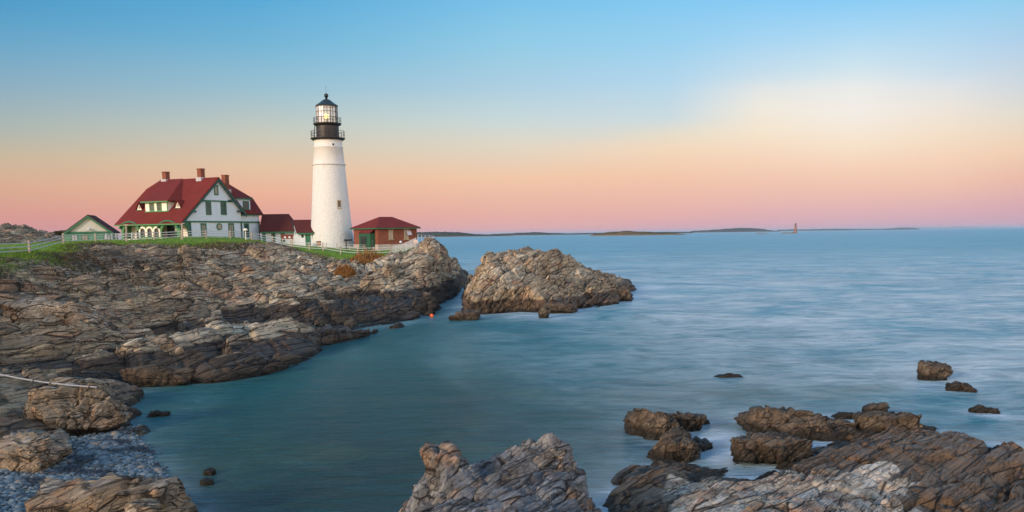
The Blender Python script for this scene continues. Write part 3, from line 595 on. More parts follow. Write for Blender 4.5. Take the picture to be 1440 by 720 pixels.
BB('rock', 989, 596, (.5,.4,.4), 30, M_bldb, 'tiny dark rock tip poking up beyond the broken cluster', group=G2, seed=17, sink=.42, wetall=.9, sub=4)
BB('rock', 1088, 606, (2.3,2.2,1.5), 10, M_bldb, 'big flat-topped brown rock in the sea, left half of the pair', group=G2, seed=20, sink=.33, wetall=.35, cell_strike=60)
BB('rock', 1128, 612, (2.6,1.9,1.35), -12, M_bldb, 'long brown rock sloping down to the right beside the flat-topped one', group=G2, seed=21, sink=.36, wetall=.35, cell_strike=55)
BB('rock', 1170, 610, (1.8,1.5,1.1), -12, M_bldb, 'rough brown rock at the right end of the long offshore row', group=G2, seed=22, sink=.38, wetall=.4, cell_strike=55)
BB('rock', 1247, 612, (2.3,1.4,1.5), -8, M_bldb, 'chunky brown rock with a squared top between ledge and sea', group=G2, seed=25, sink=.34, wetall=.25)
BB('rock', 1232, 583, (1.2,.8,.75), 12, M_bldb, 'rust brown pointed rock just beyond the chunky squared one', group=G2, seed=26, sink=.38, wetall=.2)
BB('rock', 1192, 588, (1.2,.6,.45), 0, M_bldb, 'flat wet rock lying beyond the long offshore row', group=G2, seed=27, sink=.42, wetall=.8)
BB('rock', 1188, 617, (2.4,1.1,.6), -15, M_bldb, 'low wet blue-black rock in the foamy gap behind the ledge', group=G2, seed=28, sink=.4, wetall=.95)
BB('rock', 1282, 606, (1.6,.7,.5), -15, M_bldb, 'low wet rock trailing right from the chunky squared one', group=G2, seed=29, sink=.42, wetall=.9)
BB('rock', 1060, 642, (1.9,1.2,1.1), 25, M_bldb, 'brown cube-edged block resting at the back of the foreground ledge', group=G2, seed=30, z0=.2, sink=.3, wetall=.35, facets=3)
BB('rock', 1100, 638, (1.7,1.3,1.0), 28, M_bldb, 'large square-cornered brown block right of the cube-edged one', group=G2, seed=31, z0=.35, sink=.3, wetall=.35, facets=2)
G3 = 'rocks awash beside the rock island'
BB('rock', 654, 450, (2.9,1.4,1.3), 0, M_bldb, 'low dark rock off the left foot of the rock island', group=G3, seed=33, sink=.4, wetall=.55)
BB('rock', 765, 447, (1.1,1.0,1.7), 0, M_bldb, 'small upright brown block standing at the front foot of the island', group=G3, seed=34, sink=.3, wetall=.4)
BB('rock', 790, 440, (2.9,1.6,1.7), -10, M_bldb, 'rounded brown rock leaning on the front foot of the island', group=G3, seed=35, sink=.36, wetall=.4)
BB('rock', 874, 423, (2.5,2.2,2.6), -10, M_bldb, 'brown squared rock at the right tip of the island', group=G3, seed=36, sink=.33, wetall=.4)
BB('rock_pillar', 629, 700, (.98,1.0,1.35), 12, M_fgc, 'upright squared rock pillar at the left end of the bottom centre ledge', 'rock pillar', seed=61, Y=20.4, sink=.10, wet=.0, tone=.35, facets=3, cell_strike=70)
BB('rock', 768, 690, (1.35,1.1,1.25), -8, M_fgc, 'tallest blocky rock on top of the bottom centre ledge', 'rock', seed=62, Y=21.2, sink=.12, wet=.0, tone=.2, facets=4, cell_strike=70, tilt=8)
G4 = 'boulders on the left shore'
BB('boulder', 112, 598, (3.3,2.2,2.3), 30, M_bld, 'big layered grey-tan boulder overhanging the pebble beach beside the water', 'boulder', G4, seed=40, z0=.35, sink=.22, wet=.0, tone=.75, sub=6, tilt=-14, cell_strike=35)
BB('boulder', 68, 592, (1.9,1.8,1.5), 10, M_bld, 'rusty brown boulder wedged left of the overhanging layered one', 'boulder', G4, seed=41, z0=.6, sink=.25, wet=.0, tone=.6, cell_strike=35)
BB('boulder', 42, 656, (2.4,1.9,1.35), -8, M_bld, 'smooth blocky grey boulder sitting at the left edge of the pebbles', 'boulder', G4, seed=43, z0=.35, sink=.22, wet=.0, tone=.4, facets=4, tilt=6)
BB('boulder', 152, 735, (4.5,2.2,1.7), 8, M_bld, 'long jagged reddish-brown boulder at the bottom of the pebble beach', 'boulder', G4, seed=44, z0=.2, sink=.28, wet=.0, tone=.45, sub=6, tilt=-4, cell_strike=30)
BB('boulder', 200, 728, (.95,.7,.55), 8, M_bld, 'small pale boulder at the very bottom, in front of the reddish one', 'boulder', G4, seed=45, z0=.9, sink=.2, wet=.0, tone=.9, sub=4)
BB('boulder', 203, 508, (3.5,2.2,1.9), 22, M_bld, 'big pale slab-sided boulder on the ledge above the cove', 'boulder', G4, seed=47, Y=56, sink=.3, wet=.0, tone=.7, sub=6, facets=3, cell_strike=30, tilt=-8)
BB('boulder', 222, 541, (3.8,2.2,1.7), 12, M_bldb, 'rounded rusty boulder at the cove waterline below the pale slab', 'boulder', G4, seed=48, sink=.32, wet=.25, wetall=.45)
BB('boulder', 75, 458, (6.2,3.2,2.4), 12, M_bld, 'pinkish flat-sided boulder on the left slope below the garage', 'boulder', G4, seed=49, Y=60, sink=.35, wet=.0, tone=1., facets=3)
G5 = 'rocks in the cove'
BB('rock', 222, 585, (1.0,.5,.4), 18, M_bldb, 'small brown rock awash near the left bank of the cove', group=G5, seed=50, sink=.35, sub=4)
BB('rock', 176, 567, (.7,.6,.5), 18, M_bldb, 'little reddish rock at the foot of the cove bank', group=G5, seed=53, sink=.35, sub=4)
BB('rock', 294, 667, (.48,.4,.34), 0, M_bldb, 'small dark rock in the cove, farther of the two off the beach', group=G5, seed=51, sink=.4, sub=4)
BB('rock', 292, 681, (.42,.4,.34), 40, M_bld, 'small pale rock in the cove, nearer of the two off the beach', group=G5, seed=52, sink=.4, sub=4, tone=.9)
# ------------------------------------------------------------------ sea sheet (foam gathers where waves meet rock)
ys = np.concatenate([np.arange(-60, 16, 4), np.arange(16, 150, .5), np.geomspace(150, 60000, 90)])
us = np.concatenate([np.linspace(-3, -.66, 12), np.linspace(-.64, .66, 300), np.linspace(.7, 3, 12)])
Yg, Ug = np.meshgrid(ys, us, indexing='ij'); Xg = Ug*np.maximum(np.abs(Yg)+12, 30)
Qs = np.c_[Xg.ravel(), Yg.ravel()]; foam = np.zeros(len(Qs)); nf = (Qs[:,1] > 10) & (Qs[:,1] < 160)
fq = Qs[nf]; ff = np.zeros(len(fq))
nzf = vnoise(np.c_[fq*.9, 0*fq[:,0]], 3)
for pl, w, rr_ in ((wpoly(ISLPOLY), .75, 1.0), (wpoly(RPOLY), .65, 1.3), (SHORE, .22, .6)):
    dd = -sdist(pl, fq); ff = np.maximum(ff, w*np.exp(-np.clip(dd-.2+nzf*.7, 0, 50)/rr_)*(.4+.6*sst(nzf, -.5, .5)))
for px, py, r in ((985,612,1.9),(1205,605,3.0),(1150,622,2.2),(870,425,3.),(900,404,5),(1330,545,1.5),(1395,583,1.3),(1270,608,2.0),(745,445,2.5),(795,447,2.0)):
    c0 = atz(px, py)[:2]; ff = np.maximum(ff, .85*np.exp(-((fq-c0)**2).sum(1)/(r*r))*(.35+.65*sst(nzf, -.6, .5)))
foam[nf] = ff
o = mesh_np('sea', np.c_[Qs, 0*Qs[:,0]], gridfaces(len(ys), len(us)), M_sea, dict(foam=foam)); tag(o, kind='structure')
# ================================================================== buildings
M_white = plain('white_paint', (.62,.65,.69), .55, .05, .8, bumpd=.004)
M_cream = plain('cream_paint', (.78,.73,.62), .6, .05, .8)
M_green = plain('green_trim', (.030,.135,.075), .5, .15, 1.5)
M_greenl = plain('green_wall', (.075,.21,.085), .55, .15, 1.)
M_dark = plain('dark_green_trim', (.018,.075,.065), .5, .15)
M_glass = plain('window_glass', (.045,.055,.06), .12, .5, 1.2, spec=.6)
M_blind = plain('window_blind', (.34,.27,.22), .6, .25, 2.5)
M_wood = plain('weathered_wood', (.36,.29,.22), .8, .25, 3.)
M_rail = plain('grey_rail', (.42,.44,.44), .7, .2, 2.)
M_black = plain('black_iron', (.018,.016,.016), .45, .3, 2., spec=.4)
M_flash = plain('lead_flashing', (.42,.40,.42), .5, .1)
M_dirt = plain('path_gravel', (.30,.24,.2), .9, .2)
M_metal = plain('galvanised', (.45,.48,.5), .45, .1, metal=.3)
def roofmat(name, col):
    M, t, b = newmat(name); g = G(t); p = g.pos(); z = g.n('ShaderNodeSeparateXYZ'); g.l(p, z.inputs[0])
    ro = g.math('FRACT', g.math('MULTIPLY', z.outputs[2], 5.5)); v = g.rng(g.noise(p, 3.5, 5, .75), .3, .7, .78, 1.2); v2 = g.rng(g.noise(p, .5, 3), .3, .7, .9, 1.1)
    c = g.mix(1., (*col,), v, 'MULTIPLY'); c = g.mix(1., c, v2, 'MULTIPLY'); g.l(c, b.inputs['Base Color']); b.inputs['Roughness'].default_value = .85; b.inputs['Specular IOR Level'].default_value = .15
    g.bump(ro, .5, .02, b); return M
M_roof = roofmat('red_shingle', (.155,.024,.018)); M_roofd = roofmat('brown_red_shingle', (.085,.021,.018))
def brickmat():
    M, t, b = newmat('red_brick'); g = G(t); p = g.pos(); s = g.n('ShaderNodeSeparateXYZ'); g.l(p, s.inputs[0])
    cm = g.n('ShaderNodeCombineXYZ'); g.l(g.math('ADD', s.outputs[0], s.outputs[1]), cm.inputs[0]); g.l(s.outputs[2], cm.inputs[1])
    k = g.n('ShaderNodeTexBrick'); g.l(cm.outputs[0], k.inputs[0]); k.inputs['Scale'].default_value = 2.2; k.inputs['Color1'].default_value = (.25,.075,.04,1); k.inputs['Color2'].default_value = (.18,.05,.03,1); k.inputs['Mortar'].default_value = (.22,.11,.08,1)
    k.inputs['Mortar Size'].default_value = .015; k.inputs['Brick Width'].default_value = .5; k.inputs['Row Height'].default_value = .17
    c = g.mix(1., k.outputs[0], g.rng(g.noise(p, 1.1, 5, .7), .3, .7, .75, 1.15), 'MULTIPLY'); g.l(c, b.inputs['Base Color']); b.inputs['Roughness'].default_value = .85; b.inputs['Specular IOR Level'].default_value = .2; return M
M_brick = brickmat()
def clapmat():     # white clapboard with faint board lines
    M, t, b = newmat('white_clapboard'); g = G(t); p = g.pos(); s = g.n('ShaderNodeSeparateXYZ'); g.l(p, s.inputs[0])
    fr_ = g.math('FRACT', g.math('MULTIPLY', s.outputs[2], 6.)); c = g.mix(g.rng(g.noise(p, 1.5, 5, .7), .35, .7, 0, .6), (.58,.65,.74), (.49,.56,.64)); g.l(c, b.inputs['Base Color']); b.inputs['Roughness'].default_value = .6
    g.bump(fr_, .5, .015, b); return M
M_clap = clapmat()
def opening(name, fr, a0, a1, z0, z1, n, fm, gm, parent, grid=(1, 2), w=.12, proud=.05, panename='pane'):
    f = MB(); f.box(fr, a0, a0+w, n, n+proud, z0, z1); f.box(fr, a1-w, a1, n, n+proud, z0, z1); f.box(fr, a0+w, a1-w, n, n+proud, z0, z0+w); f.box(fr, a0+w, a1-w, n, n+proud, z1-w, z1)
    for i in range(1, grid[0]): x = a0+(a1-a0)*i/grid[0]; f.box(fr, x-.03, x+.03, n+.013, n+proud-.008, z0+w, z1-w)
    for i in range(1, grid[1]): y = z0+(z1-z0)*i/grid[1]; f.box(fr, a0+w, a1-w, n+.012, n+proud-.01, y-.03, y+.03)
    o = f.build(name, fm, parent); MB().box(fr, a0+w*.8, a1-w*.8, n-.02, n+.012, z0+w*.8, z1-w*.8).build(panename, gm, o); return o
def pxwin(name, fr, x0, x1, y0, y1, fm, gm, parent, n=.0, **k):
    a0, zt = fr.hit(x0, y0, n); a1, zb_ = fr.hit(x1, y1, n); a0, a1 = sorted((a0, a1)); return opening(name, fr, a0, a1, zb_, zt, n+.004, fm, gm, parent, **k)
def disc(mb, fr, a, z, ra, rz_, n0, n1, k=20):
    P = [fr(a+ra*math.cos(2*math.pi*i/k), n0, z+rz_*math.sin(2*math.pi*i/k)) for i in range(k)]
    v = fr(0, n1, 0)-fr(0, n0, 0); return mb.ext(P, v)
def archwall(fr, s0, s1, z0, z1, n0, n1, ops, step=.06):
    """wall with round-headed openings; ops = [(centre, width, sill z, spring z)]; rise = rz"""
    mb = MB(); xs = set(np.arange(s0, s1, step).tolist()+[s1])
    for c, w, zs, sp, rz_ in ops: xs |= {c-w/2, c+w/2}
    xs = sorted(xs)
    for a, b_ in zip(xs[:-1], xs[1:]):
        if b_-a < 1e-4: continue
        mid = (a+b_)/2; hit = None
        for q in ops:
            if abs(mid-q[0]) < q[1]/2: hit = q
        if hit is None: mb.box(fr, a, b_, n0, n1, z0, z1); continue
        c, w, zs, sp, rz_ = hit
        top = lambda x: sp+rz_*math.sqrt(max(0, 1-((x-c)/(w/2))**2))
        if zs > z0+.01: mb.box(fr, a, b_, n0, n1, z0, zs)
        mb.hexa([fr(a,n0,top(a)),fr(b_,n0,top(b_)),fr(b_,n1,top(b_)),fr(a,n1,top(a)),fr(a,n0,z1),fr(b_,n0,z1),fr(b_,n1,z1),fr(a,n1,z1)])
    return mb
def archring(mb, fr, c, w, z0, sp, rz_, t, n0, n1, k=14):
    pts = [(c-w/2, z0)]+[(c-w/2*math.cos(math.pi*i/k), sp+rz_*math.sin(math.pi*i/k)) for i in range(k+1)]+[(c+w/2, z0)]
    for (a, z), (a2, z2) in zip(pts[:-1], pts[1:]):
        o1 = np.array([a-c, z-sp if z > sp else 0]); o2 = np.array([a2-c, z2-sp if z2 > sp else 0])
        q1 = o1/(np.linalg.norm(o1)+1e-6)*t; q2 = o2/(np.linalg.norm(o2)+1e-6)*t
        mb.hexa([fr(a,n0,z),fr(a2,n0,z2),fr(a2,n1,z2),fr(a,n1,z),fr(a+q1[0],n0,z+q1[1]),fr(a2+q2[0],n0,z2+q2[1]),fr(a2+q2[0],n1,z2+q2[1]),fr(a+q1[0],n1,z+q1[1])])
    return mb
# ------------------------------------------------------------------ keeper's house
O2 = aty(254, 340, 138)[:2]
GF = Frame(O2, 62)               # gable front: a = u, n outward (towards the camera right)
u2 = GF.a; v2 = -GF.b            # v runs back along the porch
class PF(Frame):
    def __init__(s, O): s.O = np.array(O); s.a = v2.copy(); s.b = -u2.copy()
PFr = PF(O2)                     # porch front: a = v, n outward (towards the camera left)
def H(u, v, z): p = O2+u2*u+v2*v; return np.array([p[0], p[1], z])
root = empty('keepers_house', tuple(H(0, 0, 7.3))); tag(root, 'white gabled house with red roof, green trim and an arched porch, left of the lighthouse', 'house')
ZB = 7.0; RU, RZ = 8.16, 17.84; EU, EZ = -.3, 10.45; SL = (RZ-EZ)/(RU-EU); LV = 14.0
# body
b_ = MB(); b_.hexa([H(1.95,.0,ZB),H(12.9,.0,ZB),H(12.9,LV-.4,ZB),H(1.95,LV-.4,ZB),H(1.95,.0,10.75),H(12.9,.0,10.75),H(12.9,LV-.4,10.75),H(1.95,LV-.4,10.75)])
b_.ext([H(.25,.0,10.752),H(12.9,.0,10.752),H(12.9,.0,13.05),H(8.16,.0,17.6),H(.25,.0,10.80)], H(0,LV-.6,0)-H(0,0,0))
b_.build('wall', M_clap, root)
# roof slabs
def roofz(u): return RZ-SL*(RU-u)
rf = MB()
rf.slab([H(EU,-.45,EZ),H(RU,-.45,RZ),H(RU,13.0,RZ),H(RU-1.7,14.5,roofz(RU-1.7)),H(EU,14.5,EZ)], .22)
rf.slab([H(RU,-.45,RZ),H(13.9,-.45,12.2),H(13.9,14.5,12.2),H(RU+1.5,14.5,RZ-1.5*.983),H(RU,13.0,RZ)], .22)
rf.slab([H(RU,13.0,RZ+.01),H(RU-1.7,14.5,roofz(RU-1.7)+.01),H(RU+1.5,14.5,RZ-1.5*.983+.01)], .15)
rf.build('roof', M_roof, root)
# gable boards
gt = MB(); th = .42
gt.ext([H(EU,-.47,EZ-.24),H(RU,-.47,RZ-.24),H(RU,-.47,RZ-.24-th),H(EU+.1,-.47,EZ-.15-th)], H(0,.14,0)-H(0,0,0))
gt.ext([H(RU,-.472,RZ-.24),H(13.95,-.472,12.2-.24),H(13.8,-.472,12.2-.24-th),H(RU,-.472,RZ-.24-th)], H(0,.14,0)-H(0,0,0))
gt.build('gable_board', M_dark, root)
for x, y in ((283.5,282.0),(326,282.0),(271,297.3),(338,297.0)):
    a, z = GF.hit(x, y, .25); MB().box(GF, a-.55, a+.55, .0, .5, z-.14, z+.14).build('bracket', M_dark, root)
# horizontal bands on the gable front
bd = MB(); a0, z0 = GF.hit(283.5, 281.9, .05); a1, _ = GF.hit(326, 281.9, .05); bd.box(GF, a0, a1, .003, .10, z0-.12, z0+.10)
bd.box(GF, .25, 12.93, .003, .12, 10.62, 10.86); bd.build('band', M_green, root)
for a in (1.98, 12.80): MB().box(GF, a-.04, a+.22, .003, .09, ZB, 10.6).build('corner_board', M_dark, root)
pxwin('window', GF, 300.3, 307.2, 260.1, 274.7, M_green, M_blind, root, grid=(1,1), w=.22)
pxwin('window', GF, 288.6, 297.6, 282.8, 302.4, M_green, M_glass, root, grid=(2,2), w=.2)
pxwin('window', GF, 309.6, 319, 282.8, 302.4, M_green, M_glass, root, grid=(2,2), w=.2)
pxwin('window', GF, 281.8, 291.2, 313.9, 334.5, M_green, M_blind, root, grid=(2,2), w=.24)
pxwin('window', GF, 320.6, 329.8, 313.9, 334.5, M_green, M_blind, root, grid=(2,2), w=.24)
a, z = GF.hit(308.2, 318.8, .0); fo_ = disc(MB(), GF, a, z, .62, .56, .004, .09).build('round_window', M_green, root); disc(MB(), GF, a, z, .42, .38, .091, .10).build('pane', M_blind, fo_)
# wing with hipped roof to the right
wg = MB(); wg.hexa([H(12.9,.35,ZB),H(17.5,.35,ZB),H(17.5,11,ZB),H(12.9,11,ZB),H(12.9,.35,12.0),H(17.5,.35,12.0),H(17.5,11,12.0),H(12.9,11,12.0)])
wg.build('wing_wall', M_clap, root)
WF = Frame(H(0,.35,0)[:2], 62)
w2 = MB(); _, zt = WF.hit(355, 312.2, .05); w2.box(WF, 12.95, 17.55, .003, .16, zt-.13, zt+.1); w2.box(WF, 12.95, 17.9, .0, .32, 11.86, 12.14)
w2.box(WF, 17.28, 17.52, .003, .09, ZB, zt-.14); w2.build('wing_trim', M_green, root)
pxwin('window', WF, 342.8, 350.8, 314, 334, M_green, M_glass, root, grid=(2,2), w=.22)
e1 = H(18.0,-.1,12.16); e0 = H(13.2,-.1,12.16); kpt = Frame(H(0,4.2,0)[:2], 62).hit(354.5, 277.5); K = H(kpt[0], 4.2, kpt[1]); tpt = Frame(H(0,4.2,0)[:2], 62).hit(319, 258); T = H(10.2, 4.2, tpt[1]-.2)
wr = MB(); K2 = H(kpt[0], 7.2, kpt[1]); T2 = H(10.2, 7.2, tpt[1]-.2); e2 = H(18.0,11.4,12.16); e3 = H(13.2,11.4,12.16)
wr.slab([e0, e1, K, H(10.6,4.2,kpt[1])], .18); wr.slab([e1, e2, K2, K], .18); wr.slab([e2, e3, H(10.6,7.2,kpt[1]), K2], .18)
wr.build('wing_roof', M_roof, root)
# dormer on the wing
DF = Frame(H(0,.9,0)[:2], 62); dm = MB(); a0, zt = DF.hit(331, 278.2); a1, zb_ = DF.hit(352.4, 298.2)
dm.hexa([DF(a0-1,.0,zb_-.2),DF(a1,.0,zb_-.2),DF(a1,-4.5,zb_-.2),DF(a0-1,-4.5,zb_-.2),DF(a0-1,.0,zt),DF(a1,.0,zt),DF(a1,-4.5,zt),DF(a0-1,-4.5,zt)]); dmo = dm.build('dormer', M_clap, root)
pxwin('window', DF, 341, 350.3, 282.6, 294.6, M_green, M_glass, dmo, grid=(1,1), w=.2)
BF = Frame(H(0,5.2,0)[:2], 62); t0 = BF.hit(315.5, 257.5); t1 = BF.hit(321, 258.3)
MB().slab([DF(a0-1.2,.3,zt+.06), DF(a1+.35,.3,zt+.06), BF(t1[0],0,t1[1]), BF(t0[0]-1,0,t1[1])], .16).slab([DF(a1+.35,.3,zt+.05), DF(a1+.35,-4.8,zt+.05), BF(t1[0],0,t1[1]-.02)], .1).build('dormer_roof', M_roof, dmo)
MB().box(DF, a0-.3, a1+.3, .05, .33, zt-.2, zt+.0).build('dormer_trim', M_green, dmo)
# big dormer over the porch
def onroof(px, py):     # pixel -> (u,v,z) on the front roof slope
    n = np.array([-SL*u2[0], -SL*u2[1], 1.]); P0 = H(RU, 0, RZ); d = ray(px, py); t_ = ((P0-CAM)@n)/(d@n); p = CAM+d*t_; q = p[:2]-O2; return float(q@u2), float(q@v2), float(p[2])
ud = onroof(219, 298.3)[0]
UF = PF(H(ud, 0, 0)[:2]); vr, zt = UF.hit(235.5, 283.3); vl, _ = UF.hit(203.8, 283.3); zb_ = roofz(ud)
ue = RU-(RZ-zt)/SL
dd = MB(); dd.hexa([H(ud,vr,zb_),H(ue+.5,vr,zb_),H(ue+.5,vl,zb_),H(ud,vl,zb_),H(ud,vr,zt),H(ue+.5,vr,zt),H(ue+.5,vl,zt),H(ud,vl,zt)]); do_ = dd.build('dormer', M_cream, root)
for x0, x1 in ((210.6,216.5),(221,227)):
    a0, z1_ = UF.hit(x1, 284.3); a1, z0_ = UF.hit(x0, 297); opening('window', UF, a0, a1, z0_, z1_, .004, M_greenl, M_glass, do_, grid=(1,2), w=.16)
tb = MB(); tb.box(UF, vr-.1, vl+.1, .003, .10, zb_+.0, zb_+.16); tb.box(UF, vr-.02, vr+.14, .003, .09, zb_+.17, zt-.1); tb.box(UF, vr-.5, vl+.5, .003, .5, zt-.1, zt+.1); tb.build('dormer_trim', M_greenl, do_)
TA, TB = onroof(236, 282.6), onroof(250.5, 283.2); RF = PF(H(RU,0,0)[:2]); r1_ = RF.hit(240, 253)[0]; r2_ = RF.hit(257, 253)[0]; r0_ = RF.hit(211, 257)[0]
A_ = H(ud-.45, vr-.55, zt+.12); Al = H(ud-.45, vl+.6, zt+.12); rz2 = RZ+.07
dr_ = MB(); dr_.slab([Al, A_, H(RU,r1_,rz2), H(RU,min(r0_,13.0),rz2)], .12); dr_.slab([A_, H(ue+.2, vr-1.0, zt+.14), H(RU,r2_,rz2), H(RU,r1_,rz2)], .12)
dr_.slab([Al, H(RU,min(r0_,13.0),rz2-.01), H(ue+.2, vl+1.0, zt+.1)], .1); dr_.build('dormer_roof', M_roof, do_)
for x, y in ((200,291),(254,288)):   # two little triangular vents
    u_, v_, z_ = onroof(x, y); VF = PF(H(u_-.55, 0, 0)[:2]); q = MB(); zc = roofz(u_-.55)
    q.ext([VF(v_-.62,0,zc-.0),VF(v_+.62,0,zc-.0),VF(v_,0,zc+1.0)], H(1.1,0,0)-H(0,0,0)); vo = q.build('vent_dormer', M_cream, root)
    q = MB(); q.ext([VF(v_-.28,.04,zc+.22),VF(v_+.28,.04,zc+.22),VF(v_,.04,zc+.68)], H(-.03,0,0)-H(0,0,0)); q.build('louvre', M_blind, vo)
    q = MB(); q.slab([VF(v_-.85,.2,zc-.02),VF(v_,.2,zc+1.22),VF(v_,-1.5,zc+1.22),VF(v_-.85,-1.5,zc-.02)], .07); q.slab([VF(v_+.85,.2,zc-.02),VF(v_,.2,zc+1.225),VF(v_,-1.5,zc+1.225),VF(v_+.85,-1.5,zc-.02)], .07); q.build('hood', M_roof, vo)
    MB().box(VF, v_-.8, v_+.8, .003, .12, zc-.14, zc-.0).build('sill', M_green, vo)
# chimneys
for x, w_, yt, uu in ((233,.95,241.5,RU),(282.2,.95,237,RU),(316.4,.95,246,RU+3.2)):
    CF = PF(H(uu,0,0)[:2]); v_, z_ = CF.hit(x, yt); c0 = H(uu, v_, 0); FF = Frame(c0[:2], 62); zb2 = (RZ-.9 if uu == RU else 14.0)
    q = MB(); q.box(FF, -.42, .42, -.42, .42, zb2, z_-.12); q.box(FF, -.48, .48, -.48, .48, z_-.119, z_); co = q.build('chimney', M_brick, root)
    fz = RZ+.08 if uu == RU else RZ-1.75
    q = MB(); q.box(FF, -.62, .62, -.58, .58, zb2, fz); q.build('flashing', M_flash, co)
# porch: front wall with arches, end arch, floor, inner wall
def pv(x): return PFr.hit(x, 325, -.15)[0]
def pz(y, x=210): return PFr.hit(x, y, -.15)[1]
zs0 = pz(337.5); small_s = pz(333); ops = []
for xa, xb, top in ((173.5,194.5,315.9),(226.8,249,315.9)):
    w = abs(pv(xa)-pv(xb)); ops.append(((pv(xa)+pv(xb))/2, w, ZB+.2, pz(328), pz(top)-pz(328)))
sm = []
for xc in (200.9,210.6,220.5):
    w = abs(pv(xc-3.2)-pv(xc+3.2)); sm.append((pv(xc), w, small_s, pz(325), pz(321)-pz(325)))
pw = archwall(PFr, .1, 13.5, zs0+.25, 10.47, -.35, -.15, ops+sm); po = pw.build('porch_front', M_greenl, root)
MB().box(PFr, .1, 13.5, -.36, -.12, ZB, zs0+.249).build('porch_base', M_cream, root)
for c_, w, zs_, sp, rz_ in sm:
    q = archring(MB(), PFr, c_, w, zs_, sp, rz_, .30, -.148, -.08); q.build('arch_surround', M_cream, po)
    MB().box(PFr, c_-w/2, c_+w/2, -.30, -.26, zs_, sp+rz_-.05).build('arch_pane', M_glass, po)
for c_, w, zs_, sp, rz_ in ops:   # eyebrow hoods over the large arches
    q = archring(MB(), PFr, c_, w+.7, sp+rz_*.55, sp+rz_*.55, rz_*.75, .24, -.14, .22); q.build('eyebrow', M_green, po)
pe = archwall(GF, .1, 1.93, ZB+.2, 10.6, -.2, -.02, [(1.02, 1.35, ZB+.2, 9.2, .95)]); pe.build('porch_end', M_green, root)
MB().box(PFr, .36, 13.3, -1.94, -1.88, ZB, 10.4).build('porch_inner_wall', M_cream, root)
MB().box(PFr, .12, 13.4, -1.87, -.37, ZB, ZB+.25).build('porch_floor', M_wood, root)
opening('door', PFr, pv(240), pv(240)+1.0, ZB+.25, 9.4, -1.879, M_green, M_dark, root, grid=(1,1), panename='panel')
MB().box(PFr, 3.2, 4.9, -1.879, -1.85, ZB+.3, 10.2).build('porch_doorway', M_glass, root); MB().box(PFr, 11.0, 12.0, -1.879, -1.85, ZB+.9, 9.5).build('porch_window', M_glass, root)
gu = MB(); gu.box(PFr, -.4, 14.45, .0, .33, 10.25, 10.44); gu.build('gutter', M_greenl, root)
MB().box(PFr, 13.2, 13.5, -2.0, -.36, ZB, 10.4).build('porch_post', M_greenl, root)

# ------------------------------------------------------------------ helper for simple frontal buildings
def annex(name, label, x0, x1, yr, ye, yb, Y, depth, ridge_px, ang, walls=M_white, cat='building', eave=.35, gable_left=False):
    """gabled building whose long side faces the camera"""
    O = aty(x0, yb, Y); fr = Frame(O[:2], ang); a1, _ = fr.hit(x1, ye, 0); zb_ = O[2]-.6; ze = fr.hit((x0+x1)/2, ye, 0)[1]
    RFr = Frame(fr(0,-depth/2,0)[:2], ang); r0 = RFr.hit(ridge_px[0], yr, 0); r1 = RFr.hit(ridge_px[1], yr, 0); zr = (r0[1]+r1[1])/2
    rt_ = empty(name, (O[0], O[1], zb_+.6)); tag(rt_, label, cat)
    MB().box(fr, 0, a1, -depth, 0, zb_, ze).build('wall', walls, rt_)
    rr = MB(); s = (zr-ze)/(depth/2); zz = ze-s*eave
    return rt_, fr, a1, ze, zr, zz, r0[0], r1[0], rr, depth
# passage building between house and tower
rt_, fr, a1, ze, zr, zz, r0, r1, rr, dp = annex('passage_building', 'long low white building with red roof joined to the right end of the house', 368, 414, 301, 322.2, 340, 151.5, 5.0, (368,404.6), 2)
rr.slab([fr(-.3,.4,zz),fr(a1+.25,.4,zz),fr(r1+.2,-dp/2,zr),fr(-.3,-dp/2,zr)], .16); rr.slab([fr(-.3,-dp-.4,zz),fr(a1+.25,-dp-.4,zz),fr(r1+.2,-dp/2,zr),fr(-.3,-dp/2,zr)], .16); rr.slab([fr(a1+.25,.4,zz-.01),fr(a1+.25,-dp-.4,zz-.01),fr(r1+.2,-dp/2,zr-.01)], .14); rr.build('roof', M_roofd, rt_)
MB().box(fr, -.1, a1+.2, .15, .42, zz-.3, zz-.06).build('eave_board', M_green, rt_)
for x0, x1_, gm in ((368.3,374.2,M_green),(381.3,387.8,M_glass),(394.2,401.2,M_glass)):
    pxwin('window', fr, x0, x1_, 322.8, 341.5, M_green, gm, rt_, grid=(1,2), w=.2)
# little building against the tower
rt_, fr, a1, ze, zr, zz, r0, r1, rr, dp = annex('tower_annex', 'small white lean-to with red roof and green door against the lighthouse foot', 421.5, 459, 309, 324.8, 346, 147.3, 5.2, (411,442.5), 2)
rr.slab([fr(-.35,.45,zz),fr(a1,.45,zz+.02),fr(r1,-dp/2,zr),fr(r0,-dp/2,zr)], .16); rr.slab([fr(-.35,-dp-.45,zz),fr(a1,-dp-.45,zz),fr(r1,-dp/2,zr),fr(r0,-dp/2,zr)], .16)
rr.slab([fr(a1,.45,zz+.0),fr(a1,-dp-.45,zz-.02),fr(r1,-dp/2,zr-.01)], .12); rr.build('roof', M_roofd, rt_)
MB().ext([fr(0,-.01,ze-.6),fr(r0*.85,-dp/2,zr-.25),fr(r0*.85,-dp/2,zr-6),fr(0,-.01,zr-6.2)], fr(.12,0,0)-fr(0,0,0)).build('gable_wall', M_white, rt_)
MB().box(fr, -.2, a1, .15, .47, zz-.28, zz-.05).build('eave_board', M_green, rt_)
MB().slab([fr(r0-.05,-dp/2-.05,zr-.18),fr(-.42,.42,zz-.15),fr(-.42,.42,zz-.33),fr(r0-.05,-dp/2-.05,zr-.36)], .08).build('verge_board', M_dark, rt_)
